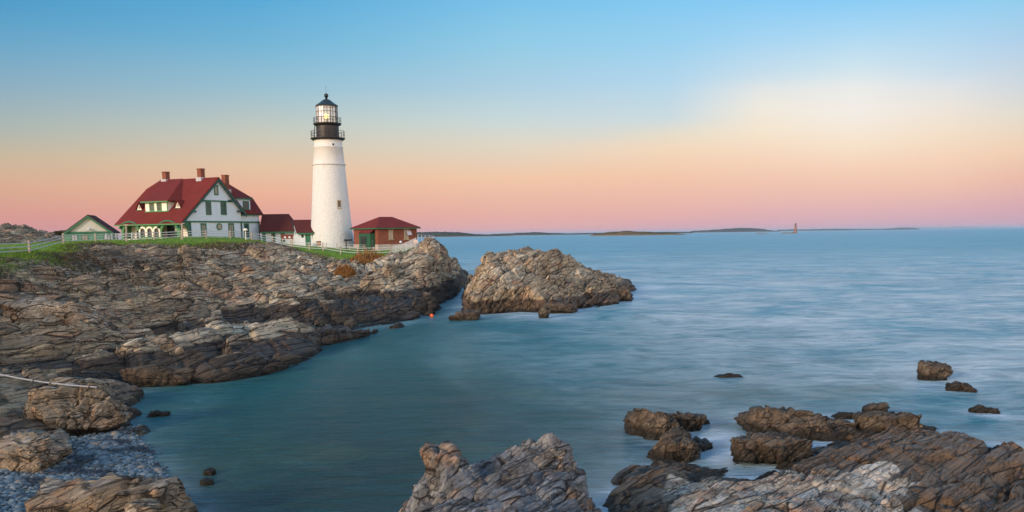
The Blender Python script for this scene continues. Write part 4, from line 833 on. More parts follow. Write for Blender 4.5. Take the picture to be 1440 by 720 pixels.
pxwin('door', fr, 429, 437.2, 326.2, 346, M_green, M_green, rt_, grid=(1,1), w=.18, panename='panel')
pxwin('window', fr, 438.9, 445.6, 325.6, 338.8, M_dark, M_blind, rt_, grid=(1,2), w=.14)
pxwin('window', fr, 423.6, 427.2, 329.6, 334, M_dark, M_black, rt_, grid=(1,1), w=.08)
# brick building with a hipped roof
Ob = aty(532, 346.5, 139.5); BR = Frame(Ob[:2], 35); a1, _ = BR.hit(586.5, 340, 0)
LFt = Frame(Ob[:2], 35); dpt = None
for t_ in np.arange(2, 16, .02):      # depth of the left side so that its far corner shows where it does
    p = BR(0, -t_, 0); qx = (p-CAM); k_ = qx@fw; x_ = 720+FPX*(qx@rtv)/k_
    if x_ < 500.0: dpt = t_; break
dpt = dpt or 9.; zb_ = Ob[2]-.8; ze = BR.hit(560, 319.6, 0)[1]
rt_ = empty('brick_building', (Ob[0], Ob[1], Ob[2])); tag(rt_, 'low red brick building with hipped red roof and green porch, right of the lighthouse', 'building')
MB().box(BR, 0, a1, -dpt, 0, zb_, ze).build('wall', M_brick, rt_)
MB().box(BR, -.06, a1+.06, -dpt-.06, .06, zb_, Ob[2]+.3).build('plinth', plain('concrete', (.42,.33,.28), .8), rt_)
RM2 = Frame(BR(0,-dpt/2,0)[:2], 35); rl, zr = RM2.hit(533.5, 304.9); rg, _ = RM2.hit(551.5, 304.7)
rr = MB(); e = .45; c4 = [BR(-e,e,ze),BR(a1+e,e,ze),BR(a1+e,-dpt-e,ze),BR(-e,-dpt-e,ze)]; R1 = BR(rl,-dpt/2,zr); R2 = BR(rg,-dpt/2,zr)
rr.slab([c4[0],c4[1],R2,R1], .1); rr.slab([c4[1],c4[2],R2], .1); rr.slab([c4[2],c4[3],R1,R2], .1); rr.slab([c4[3],c4[0],R1], .1); rr.build('roof', M_roof, rt_)
q = MB(); q.box(BR, -e-.03, a1+e+.03, .2, e+.03, ze-.24, ze-.08); q.box(BR, -e-.03, -.2, -dpt-e, .19, ze-.24, ze-.08); q.build('eave_board', M_green, rt_)
M_tanw = plain('tan_frame', (.42,.34,.22), .7)
pxwin('window', BR, 546.4, 552.6, 323.6, 335.8, M_tanw, M_blind, rt_, grid=(1,2), w=.12)
wn = pxwin('window', BR, 568.2, 574.4, 323.6, 335.8, M_tanw, M_blind, rt_, grid=(1,2), w=.12)
for xa, xb in ((545.2,553.4),(566.8,575.4)):
    a0, z1_ = BR.hit(xa, 322.6); a2, _ = BR.hit(xb, 322.6); MB().box(BR, a0, a2, .003, .1, z1_, z1_+.14).build('lintel', M_tanw, rt_)
    MB().box(BR, a0, a2, .003, .12, BR.hit(xa,336.4)[1]-.1, BR.hit(xa,336.4)[1]).build('sill', M_tanw, rt_)
a0, z1_ = BR.hit(571.3, 324.2); MB().slab([BR(a0,.05,z1_),BR(a0+.75,.05,z1_),BR(a0+.75,.55,z1_-.7),BR(a0,.55,z1_-.7)], .05).build('shutter', M_flash, rt_)
class LFc(Frame):
    def __init__(s, O, f): s.O = np.array(O); s.a = -f.b.copy(); s.b = -f.a.copy()
LF = LFc(BR(0,0,0)[:2], BR)          # left side: a runs back, n outward left
q0 = LF.hit(520.6, 344, .9)[0]; q1 = LF.hit(505, 344, .9)[0]; zt = LF.hit(512, 324.8, .9)[1]
q = MB(); q.box(LF, q0, q1, .0, .9, zb_, zt-.35); pc = q.build('porch', plain('porch_green', (.022,.085,.045), .6), rt_)
MB().slab([LF(q0-.12,1.0,zt-.3),LF(q1+.12,1.0,zt-.3),LF(q1+.12,.0,zt+.35),LF(q0-.12,.0,zt+.35)], .1).build('porch_roof', M_roof, pc)
d0 = q0+(q1-q0)*.30; d1 = q0+(q1-q0)*.85; opening('door', LF, d0, d1, Ob[2]-.1, zt-.75, .902, M_dark, M_black, pc, grid=(2,1), w=.12, panename='panel')
a0, z_ = LF.hit(520, 321.3, .05); a2, _ = LF.hit(509.5, 321.3, .05); MB().box(LF, a0, a2, .003, .08, z_-.12, z_+.1).build('vent', M_tanw, rt_)

# ------------------------------------------------------------------ garage at the left
Og = aty(91, 341, 150); GG = Frame(Og[:2], 15); rt_ = empty('garage', tuple(Og)); tag(rt_, 'small gabled green and cream garage behind the fence, far left of the house', 'garage')
a1, _ = GG.hit(158, 336); ap, zap = GG.hit(123.6, 302.3); _, ze = GG.hit(125, 326.4); zb_ = Og[2]-.8
MB().box(GG, 0, a1, -6.3, 0, zb_, ze).build('wall', M_greenl if False else plain('sage_wall', (.10,.24,.15), .6), rt_)
gw = MB(); gw.ext([GG(.1,0,ze+.002),GG(a1-.1,0,ze+.002),GG(ap,0,zap-.25)], GG(0,-6.2,0)-GG(0,0,0)); gw.build('gable_wall', plain('pale_siding', (.50,.48,.42), .6, .06), rt_)
MB().box(GG, -.05, a1+.05, .003, .14, ze-.22, ze+.10).build('band', M_green, rt_)
el0 = GG.hit(88.3, 327, .3); er0 = GG.hit(160.3, 326.6, .3); rr = MB()
rr.slab([GG(el0[0],.4,el0[1]),GG(ap,.4,zap+.05),GG(ap,-6.6,zap+.05),GG(el0[0],-6.6,el0[1])], .16); rr.slab([GG(er0[0],.4,er0[1]),GG(ap,.4,zap+.05),GG(ap,-6.6,zap+.05),GG(er0[0],-6.6,er0[1])], .16); rr.build('roof', M_roofd, rt_)
q = MB(); q.ext([GG(el0[0],.42,el0[1]-.12),GG(ap,.42,zap-.1),GG(ap,.42,zap-.42),GG(el0[0]+.3,.42,el0[1]-.32)], GG(0,-.1,0)-GG(0,0,0)); q.ext([GG(er0[0],.421,er0[1]-.12),GG(ap,.421,zap-.1),GG(ap,.421,zap-.42),GG(er0[0]-.3,.421,er0[1]-.32)], GG(0,-.1,0)-GG(0,0,0)); q.build('gable_board', M_green, rt_)
for x0, x1_ in ((99.5,110),(114,124.5),(145,156)):
    pxwin('window', GG, x0, x1_, 330, 339, M_green, M_flash if x0 != 114 else M_blind, rt_, grid=(2,1), w=.12)
a, z = GG.hit(125.3, 322.3, .1); q = MB(); q.bar(GG(a,.0,z), GG(a,.35,z), .1, .1, 8); q.lathe(GG(a,.42,z), [(.02,z+.25),(.26,z+.12),(.24,z-.1),(.02,z-.12)], 12); q.build('wall_lamp', M_white, rt_)

# ------------------------------------------------------------------ the lighthouse
def towerm():
    M, t, b = newmat('white_rubble_stone'); g = G(t); p = g.obj()
    v = g.n('ShaderNodeTexVoronoi', feature='DISTANCE_TO_EDGE'); g.l(g.mapping(p, (1,1,1.7)), v.inputs[0]); v.inputs['Scale'].default_value = 1.9
    n1 = g.noise(p, 1.6, 6, .7); c = g.mix(g.rng(n1, .55, .75, 0, .6), (.64,.63,.59), (.50,.485,.45)); st = g.noise(g.mapping(p, (1.2,1.2,.12)), 2., 5, .7); c = g.mix(g.rng(st, .56, .74, 0, .5), c, (.40,.32,.22))
    g.l(c, b.inputs['Base Color']); b.inputs['Roughness'].default_value = .7; b.inputs['Specular IOR Level'].default_value = .25
    nb = g.bump(g.rng(v.outputs[0], 0, .25),   .6, .05, None); g.bump(g.noise(p, 5, 4), .6, .05, b, nb); return M
M_tower = towerm(); M_smooth = plain('white_smooth_stone', (.64,.62,.57), .6, .06, 1.)
YT = 149.5; T0 = aty(467.3, 347.3, YT); X0, Z0 = T0[0], T0[2]; cx = (X0, YT)
def tz(px, py): return float(aty(px, py, YT)[2])
def tr(w): return w/2/FPX*(YT*1.012)
rt_ = empty('lighthouse', (X0, YT, Z0)); tag(rt_, 'tall white tapering lighthouse with black lantern room', 'lighthouse')
z_r1 = tz(459.5, 231); z_r2 = tz(458.7, 208); z_g = tz(458.3, 198)
rb, r231, rg_ = tr(60.5), tr(42.6), tr(37.2)
prof = [(rb+.45, Z0-1.2), (rb, Z0)]
for i in range(1, 13):
    f = i/12; prof.append((rb+(r231-rb)*(f**.88), Z0+(z_r1-.2-Z0)*f))
MB().lathe(cx, prof, 64).build('tower', M_tower, rt_, smooth=True)
MB().lathe(cx, [(r231-.1,z_r1-.2),(r231+.16,z_r1-.18),(r231+.18,z_r1-.02),(r231+.02,z_r1+.06)], 64).build('stone_belt', M_smooth, rt_, smooth=False)
MB().lathe(cx, [(r231-.02,z_r1+.03),(tr(38.6),z_r2-.05),(tr(39.6),z_r2),(tr(39.6),z_r2+.12),(tr(37.8),z_r2+.17),(tr(37.4),z_g),(tr(41),z_g+.35)], 64).build('upper_tower', M_smooth, rt_, smooth=True)
z_gl = tz(458, 197.6); z_gt = tz(458, 194.6)
MB().lathe(cx, [(0,z_gl-.0),(tr(41),z_gl),(tr(45.5),z_gl+.2),(tr(46.4),z_gt-.06),(tr(46.4),z_gt),(0,z_gt+.01)], 48).build('gallery', M_black, rt_)
z_w = tz(457, 177.4); q = MB().lathe(cx, [(tr(30.6),z_gt+.005),(tr(30.2),z_w)], 40); q.build('watch_room', M_black, rt_, smooth=True)
q = MB(); 
for i in range(3): pass
WA = R_(-98); pnl = MB().lathe(cx, [(tr(30.6)+.02,z_gt+.1),(tr(30.6)+.05,z_gt+.12),(tr(30.4)+.05,z_gt+1.85),(tr(30.4)+.0,z_gt+1.9)], 8, R_(-112), R_(-92)); pnl.build('watch_room_door', plain('worn_black', (.06,.048,.04), .5, .3, 3), rt_)
z_u = tz(456.8, 173.7)
MB().lathe(cx, [(0,z_w-.02),(tr(31),z_w-.01),(tr(37.0),z_w+.22),(tr(37.6),z_u),(0,z_u+.01)], 40).build('lantern_gallery', M_black, rt_)
def railing(name, r, z, h, n, rails):
    q = MB()
    for i in range(n):
        t_ = 2*math.pi*(i+.5)/n; q.bar((cx[0]+r*math.cos(t_), cx[1]+r*math.sin(t_), z), (cx[0]+r*math.cos(t_), cx[1]+r*math.sin(t_), z+h), .045)
    for k_ in rails:
        for i in range(n):
            t_ = 2*math.pi*(i+.5)/n; t2 = 2*math.pi*(i+1.5)/n; q.bar((cx[0]+r*math.cos(t_), cx[1]+r*math.sin(t_), z+h*k_), (cx[0]+r*math.cos(t2), cx[1]+r*math.sin(t2), z+h*k_), .05)
    return q.build(name, M_black, rt_)
railing('railing', tr(44.6), z_gt, tz(458,184.8)-z_gt, 20, (.5, 1.)); railing('railing', tr(36.4), z_u, tz(457,166)-z_u, 16, (.5, 1.))
z_c = tz(456.3, 149.6); rl_ = tr(28); NL = 10
lf = MB(); hh = z_c-z_u
for i in range(NL):
    t_ = 2*math.pi*(i+.35)/NL; P_ = np.array([cx[0]+rl_*math.cos(t_), cx[1]+rl_*math.sin(t_)]); t2 = 2*math.pi*(i+1.35)/NL; P2_ = np.array([cx[0]+rl_*math.cos(t2), cx[1]+rl_*math.sin(t2)])
    lf.bar((*P_, z_u), (*P_, z_c), .09)
    for k_ in (.02, .34, .67, .98): lf.bar((*P_, z_u+hh*k_), (*P2_, z_u+hh*k_), .06)
    m2 = (P_+P2_)/2; lf.bar((*m2, z_u), (*m2, z_c), .05)
lf.build('lantern_frame', M_black, rt_)
Mg, t, b = newmat('lantern_glass'); g = G(t); tr_ = g.n('ShaderNodeBsdfTransparent'); gl_ = g.n('ShaderNodeBsdfGlossy'); gl_.inputs['Roughness'].default_value = .05; df = g.n('ShaderNodeBsdfDiffuse'); df.inputs[0].default_value = (.8,.78,.76,1)
m1 = g.n('ShaderNodeMixShader'); m1.inputs[0].default_value = .25; g.l(tr_.outputs[0], m1.inputs[1]); g.l(gl_.outputs[0], m1.inputs[2]); m2 = g.n('ShaderNodeMixShader'); m2.inputs[0].default_value = .22; g.l(m1.outputs[0], m2.inputs[1]); g.l(df.outputs[0], m2.inputs[2])
g.l(m2.outputs[0], t.nodes['Material Output'].inputs[0])
Mc, t, b = newmat('lantern_reflection'); b.inputs['Base Color'].default_value = (.85,.80,.78,1); b.inputs['Roughness'].default_value = .5  # opaque pale panels: the sky's reflection in the left panes, put into the colour
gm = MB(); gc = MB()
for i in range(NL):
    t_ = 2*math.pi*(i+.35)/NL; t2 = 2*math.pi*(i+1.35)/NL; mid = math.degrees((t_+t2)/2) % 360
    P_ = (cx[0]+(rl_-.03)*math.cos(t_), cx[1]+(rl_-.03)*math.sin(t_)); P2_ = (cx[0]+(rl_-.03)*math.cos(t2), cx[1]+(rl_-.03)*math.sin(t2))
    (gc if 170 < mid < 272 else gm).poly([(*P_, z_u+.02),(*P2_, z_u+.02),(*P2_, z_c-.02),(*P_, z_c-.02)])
gm.build('lantern_glass', Mg, rt_); gc.build('lantern_reflection', Mc, rt_)
z_n = tz(455.8, 139.6)
MB().lathe(cx, [(tr(28),z_c-.02),(tr(30.4),z_c-.02),(tr(30.6),z_c+.1),(tr(21),z_c+(z_n-z_c)*.42),(tr(9),z_n-.1),(tr(4),z_n),(0,z_n)], 10).build('lantern_roof', plain('dark_roof_iron', (.02,.03,.03), .4, .2), rt_)
z_b = tz(455.6, 134.3); MB().lathe(cx, [(tr(3.4),z_n-.1),(tr(2.6),z_n+.35),(.2,z_b-.34),(.33,z_b-.16),(.36,z_b),(.3,z_b+.18),(.1,z_b+.32),(0,z_b+.33)], 16).build('vent_ball', M_black, rt_, smooth=True)
MB().bar((*cx, z_b+.3), (*cx, tz(454.7,120)), .05, .03, 6).build('lightning_rod', M_black, rt_)
Ml, t, b = newmat('lamp_light'); b.inputs['Base Color'].default_value = (1,.7,.2,1); b.inputs['Emission Color'].default_value = (1,.62,.16,1); b.inputs['Emission Strength'].default_value = 4.
lx = aty(458.6, 163.2, YT-.9); lb = MB().lathe((lx[0], lx[1]), [(.0,lx[2]-.42),(.3,lx[2]-.3),(.42,lx[2]),(.3,lx[2]+.3),(0,lx[2]+.42)], 16).build('lamp', Ml, rt_, smooth=True)
MB().bar((*cx, z_u), (*cx, lx[2]), .5, .4, 10).build('lamp_stand', M_metal, rt_)
# window and little port in the tower wall
def onTower(px, py, r):
    d = ray(px, py); a_ = d[0]**2+d[1]**2; bq = d[0]*(CAM[0]-cx[0])+d[1]*(CAM[1]-cx[1]); cq = (CAM[0]-cx[0])**2+(CAM[1]-cx[1])**2-r*r
    t_ = (-bq-math.sqrt(bq*bq-a_*cq))/a_; return CAM+d*t_
for x, y, w, h, rr_ in ((477,287.4,.5,1.15,rb+(r231-rb)*((tz(465,287.4)-Z0)/(z_r1-Z0))**.88),(468.6,203,.26,.34,tr(38))):
    p = onTower(x, y, rr_); n_ = np.array([p[0]-cx[0], p[1]-cx[1]]); n_ /= np.linalg.norm(n_); ang = math.degrees(math.atan2(n_[0], -n_[1])); TF = Frame(p[:2]-n_*.12, ang)
    if w > .3:
        q = MB(); q.box(TF, -w/2-.12, w/2+.12, .0, .2, p[2]+h/2, p[2]+h/2+.14); q.box(TF, -w/2-.14, w/2+.14, .0, .24, p[2]-h/2-.14, p[2]-h/2); q.box(TF, -w/2-.12, -w/2, .0, .19, p[2]-h/2, p[2]+h/2); q.box(TF, w/2, w/2+.12, .0, .19, p[2]-h/2, p[2]+h/2); wo_ = q.build('window', M_tanw, rt_)
        MB().box(TF, -w/2, w/2, .0, .15, p[2]-h/2, p[2]+h/2).build('pane', M_glass, wo_)
    else: MB().box(TF, -w/2, w/2, .0, .16, p[2]-h/2, p[2]+h/2).build('port', M_black, rt_)
M_lad = M_black; q = MB(); a_ = R_(190)
for dx in (-.15, .15): q.bar((cx[0]+tr(36)*math.cos(a_)+0, cx[1]+tr(36)*math.sin(a_)+dx, z_gt), (cx[0]+tr(33)*math.cos(a_), cx[1]+tr(33)*math.sin(a_)+dx, z_u), .06)
for k_ in range(8): f = k_/8; q.bar((cx[0]+(tr(36)+(tr(33)-tr(36))*f)*math.cos(a_), cx[1]+tr(35)*math.sin(a_)-.15, z_gt+(z_u-z_gt)*f), (cx[0]+(tr(36)+(tr(33)-tr(36))*f)*math.cos(a_), cx[1]+tr(35)*math.sin(a_)+.15, z_gt+(z_u-z_gt)*f), .04)
q.build('ladder', M_black, rt_)
# ================================================================== fences
bpy.context.view_layer.update(); DG = bpy.context.evaluated_depsgraph_get()
def hitray(px, py, only=None):
    d = ray(px, py); ok, loc, nr_, ix, ob_, mt_ = sc.ray_cast(DG, Vector(CAM), Vector(d/np.linalg.norm(d))); return np.array(loc) if ok else None
def gz(x, y):
    return head_z(x, y)
FP = [aty(px, py, Y) for px, py, Y in FENCE]
fx = empty('rail_fence', tuple(FP[0])); tag(fx, 'long weathered post and rail fence along the edge of the lawn', 'fence')
rs = np.random.RandomState(4); tops = []
for i, p in enumerate(FP):
    if 3 <= i < len(FP)-1:      # extra posts so that spans stay near three metres
        pass
    h = 1.22 if i > 3 else 1.32; lean = rs.uniform(-.05, .05, 2)
    w = .20
    MB().bar((p[0], p[1], p[2]-.4), (p[0]+lean[0], p[1]+lean[1], p[2]+h), w, w*.9).build('post', M_wood, fx); tops.append(h)
for k_ in (.30, .60, .90):
    q = MB()
    for i in range(len(FP)-1):
        a, c2 = FP[i], FP[i+1]; dd = c2-a; nn_ = np.array([dd[1], -dd[0], 0]); nn_ /= np.linalg.norm(nn_)+1e-9
        h = 1.2
        mid = (a+c2)/2; mid = mid+np.array([0, 0, rs.uniform(-.05, .03)])
        q.bar(a+nn_*.12+[0,0,h*k_], mid+nn_*.12+[0,0,h*k_], .06, .085); q.bar(mid+nn_*.12+[0,0,h*k_], c2+nn_*.12+[0,0,h*k_], .06, .085)
    q.build('rail', M_rail, fx)
# inner fence behind, white picket line in front of the garage and house
IP = [aty(x, y, Y) for x, y, Y in ((150,341.5,128),(158,341.5,130),(164,341,131),(186,340,131),(197,340,131))]
f2 = empty('garden_fence', tuple(IP[0])); tag(f2, 'short pale garden fence between the garage and the house, behind the long fence', 'fence')
for p in IP: MB().bar((p[0],p[1],p[2]-.3), (p[0],p[1],p[2]+1.35), .16).build('post', M_rail, f2)
for k_ in (.4, .8, 1.15):
    q = MB(); [q.bar(a+[0,0,k_], c2+[0,0,k_], .07) for a, c2 in zip(IP[:-1], IP[1:])]; q.build('rail', M_rail, f2)
# fence of the lower yard beside the brick building
JP = [aty(x, y, Y) for x, y, Y in ((459,350,143),(474,351,143),(492,352,142),(512,352.5,141),(532,353,140),(548,353,139.5))]
f3 = empty('yard_fence', tuple(JP[0])); tag(f3, 'low rail fence behind the main one, across the yard from tower to brick building', 'fence')
for p in JP: MB().bar((p[0],p[1],p[2]-.3), (p[0],p[1],p[2]+.95), .12).build('post', M_wood, f3)
for k_ in (.35, .62, .9):
    q = MB(); [q.bar(a+[0,0,k_], c2+[0,0,k_], .045) for a, c2 in zip(JP[:-1], JP[1:])]; q.build('rail', M_rail, f3)
# galvanised mesh fence climbing the rocks
MP = [aty(x, y, Y) for x, y, Y in ((550.5,358,136),(557,356.5,135.6),(564,355,135.2),(571,352.5,134.8),(578,349,134.5),(585,346,134.2))]
f4 = empty('wire_fence', tuple(MP[0])); tag(f4, 'grey wire mesh fence rising over the rocks in front of the brick building', 'fence')
for p in MP: MB().bar((p[0],p[1],p[2]-.5), (p[0],p[1],p[2]+1.25), .08).build('post', M_metal, f4)
for a, c2 in zip(MP[:-1], MP[1:]):
    q = MB(); n_ = 12
    for k_ in np.linspace(.05, 1.2, 9): q.bar(a+[0,0,k_], c2+[0,0,k_], .028)
    for j in range(1, n_): m_ = a+(c2-a)*j/n_; q.bar(m_+[0,0,.02], m_+[0,0,1.2], .025)
    q.build('mesh_panel', M_metal, f4)
SP = [aty(x, y, Y) for x, y, Y in ((588,341,136),(593,341.2,137),(598,341.5,138),(604,342,139),(610,342.5,140))]
f5 = empty('guard_railing', tuple(SP[0])); tag(f5, 'thin pale railing on the rocks at the right end of the brick building', 'railing')
for p in SP: MB().bar((p[0],p[1],p[2]-1.2), (p[0],p[1],p[2]+1.2), .07).build('post', M_metal, f5)
for k_ in (.6, 1.2):
    q = MB(); [q.bar(a+[0,0,k_], c2+[0,0,k_], .05) for a, c2 in zip(SP[:-1], SP[1:])]; q.build('rail', M_metal, f5)
# ------------------------------------------------------------------ small things around the houses
def post(name, label, cat, px, pyb, pyt, Y, w, mat, group=None):
    a = aty(px, pyb, Y); t_ = aty(px-.6, pyt, Y); r = empty(name, tuple(a)); tag(r, label, cat, group); MB().bar((a[0],a[1],a[2]-.5), tuple(t_), w, w*.85, 8).build('pole', mat, r); return r, a, t_
r, a, t_ = post('wooden_pole', 'tall weathered wooden pole at the left arch of the porch', 'pole', 178, 341, 315, 125, .24, M_wood)
MB().bar(t_+[-.3,0,-.12], t_+[.3,0,-.12], .14, .14).build('crosspiece', M_wood, r)
r, a, t_ = post('wooden_pole', 'tall weathered wooden pole at the right corner of the porch', 'pole', 256.5, 338, 313.5, 127, .28, M_wood)
MB().bar(t_+[-.28,0,-.2], t_+[.34,0,-.05], .18, .12).build('crosspiece', M_wood, r)
r, a, t_ = post('lamp_post', 'cream lamp post with a wide cap before the right end of the house', 'lamp post', 345.8, 340, 323, 134, .13, M_cream)
MB().lathe((t_[0],t_[1]), [(0,t_[2]-.12),(.32,t_[2]-.12),(.34,t_[2]+.05),(.12,t_[2]+.2),(0,t_[2]+.2)], 16).build('lamp_shade', M_cream, r)
# picnic table / information board in front of the passage building
a = aty(404.5, 341, 143); r = empty('notice_stand', tuple(a)); tag(r, 'red-brown notice stand with two white papers before the passage building', 'notice stand'); M_rb = plain('red_brown_wood', (.20,.05,.03), .7)
FS = Frame(a[:2], 3); MB().box(FS, -.9, .9, 0, .1, a[2]+.55, a[2]+1.15).build('board', M_rb, r); MB().slab([FS(-1.05,.3,a[2]+1.12),FS(1.05,.3,a[2]+1.12),FS(1.05,-.3,a[2]+1.3),FS(-1.05,-.3,a[2]+1.3)], .06).build('hood', M_rb, r)
for x in (-.8, .8): MB().box(FS, x-.06, x+.06, .0, .09, a[2]-.4, a[2]+.545).build('leg', M_wood, r)
for x in (-.35, .35): MB().box(FS, x-.16, x+.16, .102, .12, a[2]+.68, a[2]+.98).build('paper', M_white, r)
a = aty(448.5, 344.5, 143); r = empty('litter_bin', tuple(a)); tag(r, 'small brown wooden litter bin beside the annex window', 'bin'); FS = Frame(a[:2], 5)
MB().box(FS, -.32, .32, -.3, .3, a[2]-.2, a[2]+.55).build('body', plain('bin_wood', (.30,.16,.09), .7), r); MB().box(FS, -.37, .37, -.35, .35, a[2]+.553, a[2]+.62).build('lid', M_rb, r)
# fog-horn like black viewer on its post
a = aty(487, 349, 140); r = empty('coin_viewer', tuple(a)); tag(r, 'black viewer with a long horizontal barrel on a post before the lighthouse', 'viewer')
MB().bar((a[0],a[1],a[2]-.4), (a[0],a[1],a[2]+1.15), .28, .16, 8).build('post', M_black, r); zt = a[2]+1.2
MB().bar((a[0]-.25,a[1],zt+.02), (a[0]+.75,a[1]-.1,zt+.08), .36, .26, 10).build('barrel', M_black, r); MB().bar((a[0]+.75,a[1]-.1,zt+.08), (a[0]+.9,a[1]-.12,zt+.09), .34, .38, 10).build('eyepiece', M_black, r)
a = aty(563.8, 351.5, 137); r = empty('path_light', tuple(a)); tag(r, 'short black post with a white globe in front of the brick wall', 'lamp post')
MB().bar((a[0],a[1],a[2]-.4), (a[0],a[1],a[2]+1.05), .16, .14, 8).build('post', M_black, r); MB().lathe((a[0],a[1]), [(0,a[2]+1.0),(.17,a[2]+1.08),(.2,a[2]+1.2),(.17,a[2]+1.34),(0,a[2]+1.4)], 12).build('globe', M_white, r, smooth=True)
a = aty(524.5, 349.5, 138); r = empty('mooring_post', tuple(a)); tag(r, 'short dark iron post by the corner of the brick building', 'post'); MB().bar((a[0],a[1],a[2]-.4), (a[0],a[1],a[2]+1.), .14, .12, 8).build('shaft', M_black, r); MB().bar((a[0],a[1],a[2]+.95), (a[0],a[1],a[2]+1.2), .26, .2, 8).build('cap', M_black, r)
a = aty(584.6, 345.5, 134); r = empty('warning_sign', tuple(a)); tag(r, 'small whitish warning sign on the wire fence by the rocks', 'sign'); FS = Frame(a[:2], 5); MB().box(FS, -.3, .3, .05, .09, a[2]+.35, a[2]+.85).build('plate', plain('sign_white', (.72,.60,.55), .5, .05), r)
MB().box(FS, -.04, .04, -.03, .045, a[2]-.8, a[2]+.8).build('stake', M_metal, r)
q = MB()
FS2 = Frame(a[:2], 5)
for k_ in range(4): q.box(FS2, -.22, .22-.06*(k_ % 2), .091, .095, a[2]+.44+k_*.09, a[2]+.47+k_*.09)
q.build('lettering', plain('sign_red', (.45,.12,.08), .6), bpy.data.objects['warning_sign'])
# ------------------------------------------------------------------ driftwood mast, buoy
A = [(0,526.5),(30,532.5),(62,537.5),(97,541.5),(136,544.5)]; dY = (45.2,44.6,44.0,43.6,43.2)
hs = [hitray(x, y) for x, y in A]+[hitray(x, y) for x, y in ((15,530),(45,536),(80,540),(115,543))]
dmn = min(h[1] for h in hs if h is not None)-.4
pts = [aty(x, y, dmn-.15*i) for i, (x, y) in enumerate(A)]
pts = [pts[0]+(pts[0]-pts[1])*1.2]+pts
M_mast = plain('bleached_wood', (.30,.30,.31), .6, .15, 2.)
r = empty('driftwood_pole', tuple(pts[0])); tag(r, 'long thin bleached driftwood pole lying on the left rocks above the cove', 'driftwood')
q = MB()
for a, c2 in zip(pts[:-1], pts[1:]): q.bar(a, c2, .06, .055, 8)
q.build('shaft', M_mast, r)
for f in (.38, .56, .93):
    i = int(f*4); t_ = f*4-i; c0 = pts[1+i]+(pts[2+i]-pts[1+i])*t_; c1 = c0+(pts[2+i]-pts[1+i])*.035; MB().bar(c0, c1, .10, .10, 8).build('dark_band', M_black, r)
Mo, t, b = newmat('buoy_orange'); b.inputs['Base Color'].default_value = (.9,.13,.01,1); b.inputs['Roughness'].default_value = .4
p = atz(607, 445.5); r = empty('buoy', tuple(p)); tag(r, 'small bright orange buoy floating in the channel mouth', 'buoy')
MB().lathe((p[0],p[1]), [(0,-.14),(.16,-.1),(.21,.06),(.18,.2),(.09,.3),(0,.31)], 14).build('float', Mo, r, smooth=True); MB().bar((p[0],p[1],.28), (p[0]+.05,p[1],.46), .06, .05, 6).build('handle', M_black, r)
# ------------------------------------------------------------------ pebbles (nobody could count them)
bm = bmesh.new(); bmesh.ops.create_icosphere(bm, subdivisions=2, radius=1); PV = np.array([v.co[:] for v in bm.verts]); PF_ = np.array([[v.index for v in f.verts] for f in bm.faces]); bm.free()
rs = np.random.RandomState(11); mn, mx = BEACH.min(0), BEACH.max(0); mn = np.maximum(mn, [-24, 23]); mx = np.minimum(mx, [-3, 38])
cand = rs.uniform(mn, mx, (34000, 2)); sdd = sdist(BEACH, cand)+rs.normal(0, .25, len(cand)); cand = cand[sdd > 0]; size = rs.lognormal(math.log(.05), .42, len(cand)).clip(.025, .17)
sel = P3[(Q[:,1] > 20) & (Q[:,1] < 42) & (Q[:,0] > -30)]
cellz = {}
kx = np.floor(sel[:,0]/.25).astype(int); ky = np.floor(sel[:,1]/.25).astype(int)
for a_, b2, z_ in zip(kx, ky, sel[:,2]): cellz[(a_, b2)] = max(z_, cellz.get((a_, b2), -9))
Vs = []; Fs = []; cv = []
for i, (c0, s_) in enumerate(zip(cand, size)):
    z_ = cellz.get((int(math.floor(c0[0]/.25)), int(math.floor(c0[1]/.25))))
    if z_ is None or z_ > 1.2: continue
    sc3 = s_*np.array([rs.uniform(.8,1.4), rs.uniform(.8,1.2), rs.uniform(.45,.8)]); a_ = rs.uniform(0, 6.28); V_ = PV*sc3; x_ = V_[:,0]*math.cos(a_)-V_[:,1]*math.sin(a_); y_ = V_[:,0]*math.sin(a_)+V_[:,1]*math.cos(a_)
    Vs.append(np.c_[x_+c0[0], y_+c0[1], V_[:,2]+z_+s_*.25]); Fs.append(PF_+len(PV)*(len(Vs)-1)); cv.append(np.full(len(PV), rs.rand()))
Mp, t, b = newmat('pebble_stone'); g = G(t); cc_ = g.attr('cell'); rr_ = g.n('ShaderNodeValToRGB'); g.l(cc_, rr_.inputs[0]); e = rr_.color_ramp.elements; e[0].color = (.07,.085,.10,1); e[1].color = (.42,.47,.50,1)
for p_, c_ in ((.3,(.14,.17,.20,1)),(.55,(.20,.235,.26,1)),(.8,(.28,.30,.31,1)),(.9,(.30,.22,.17,1))): q_ = e.new(p_); q_.color = c_
rr_.color_ramp.interpolation = 'CONSTANT'; ps = g.n('ShaderNodeSeparateXYZ'); g.l(g.pos(), ps.inputs[0])
kelp = g.noise(g.pos(), .55, 4, .6); dk_ = g.math('MULTIPLY', g.rng(kelp, .52, .6), 1.)
c = g.mix(1., rr_.outputs[0], (.62,.66,.64), 'MULTIPLY'); c = g.mix(dk_, c, (.02,.018,.02)); c = g.mix(g.rng(g.math('ADD', ps.outputs[2], g.math('MULTIPLY', kelp, .12)), .11, .0, 0, .75), c, (.03,.035,.04)); g.l(c, b.inputs['Base Color']); b.inputs['Roughness'].default_value = .55
o = mesh_np('pebbles', np.vstack(Vs), np.vstack(Fs), Mp, dict(cell=np.concatenate(cv)), smooth=True); tag(o, 'blue-grey rounded pebbles and dark seaweed covering the little beach', 'pebbles', kind='stuff')
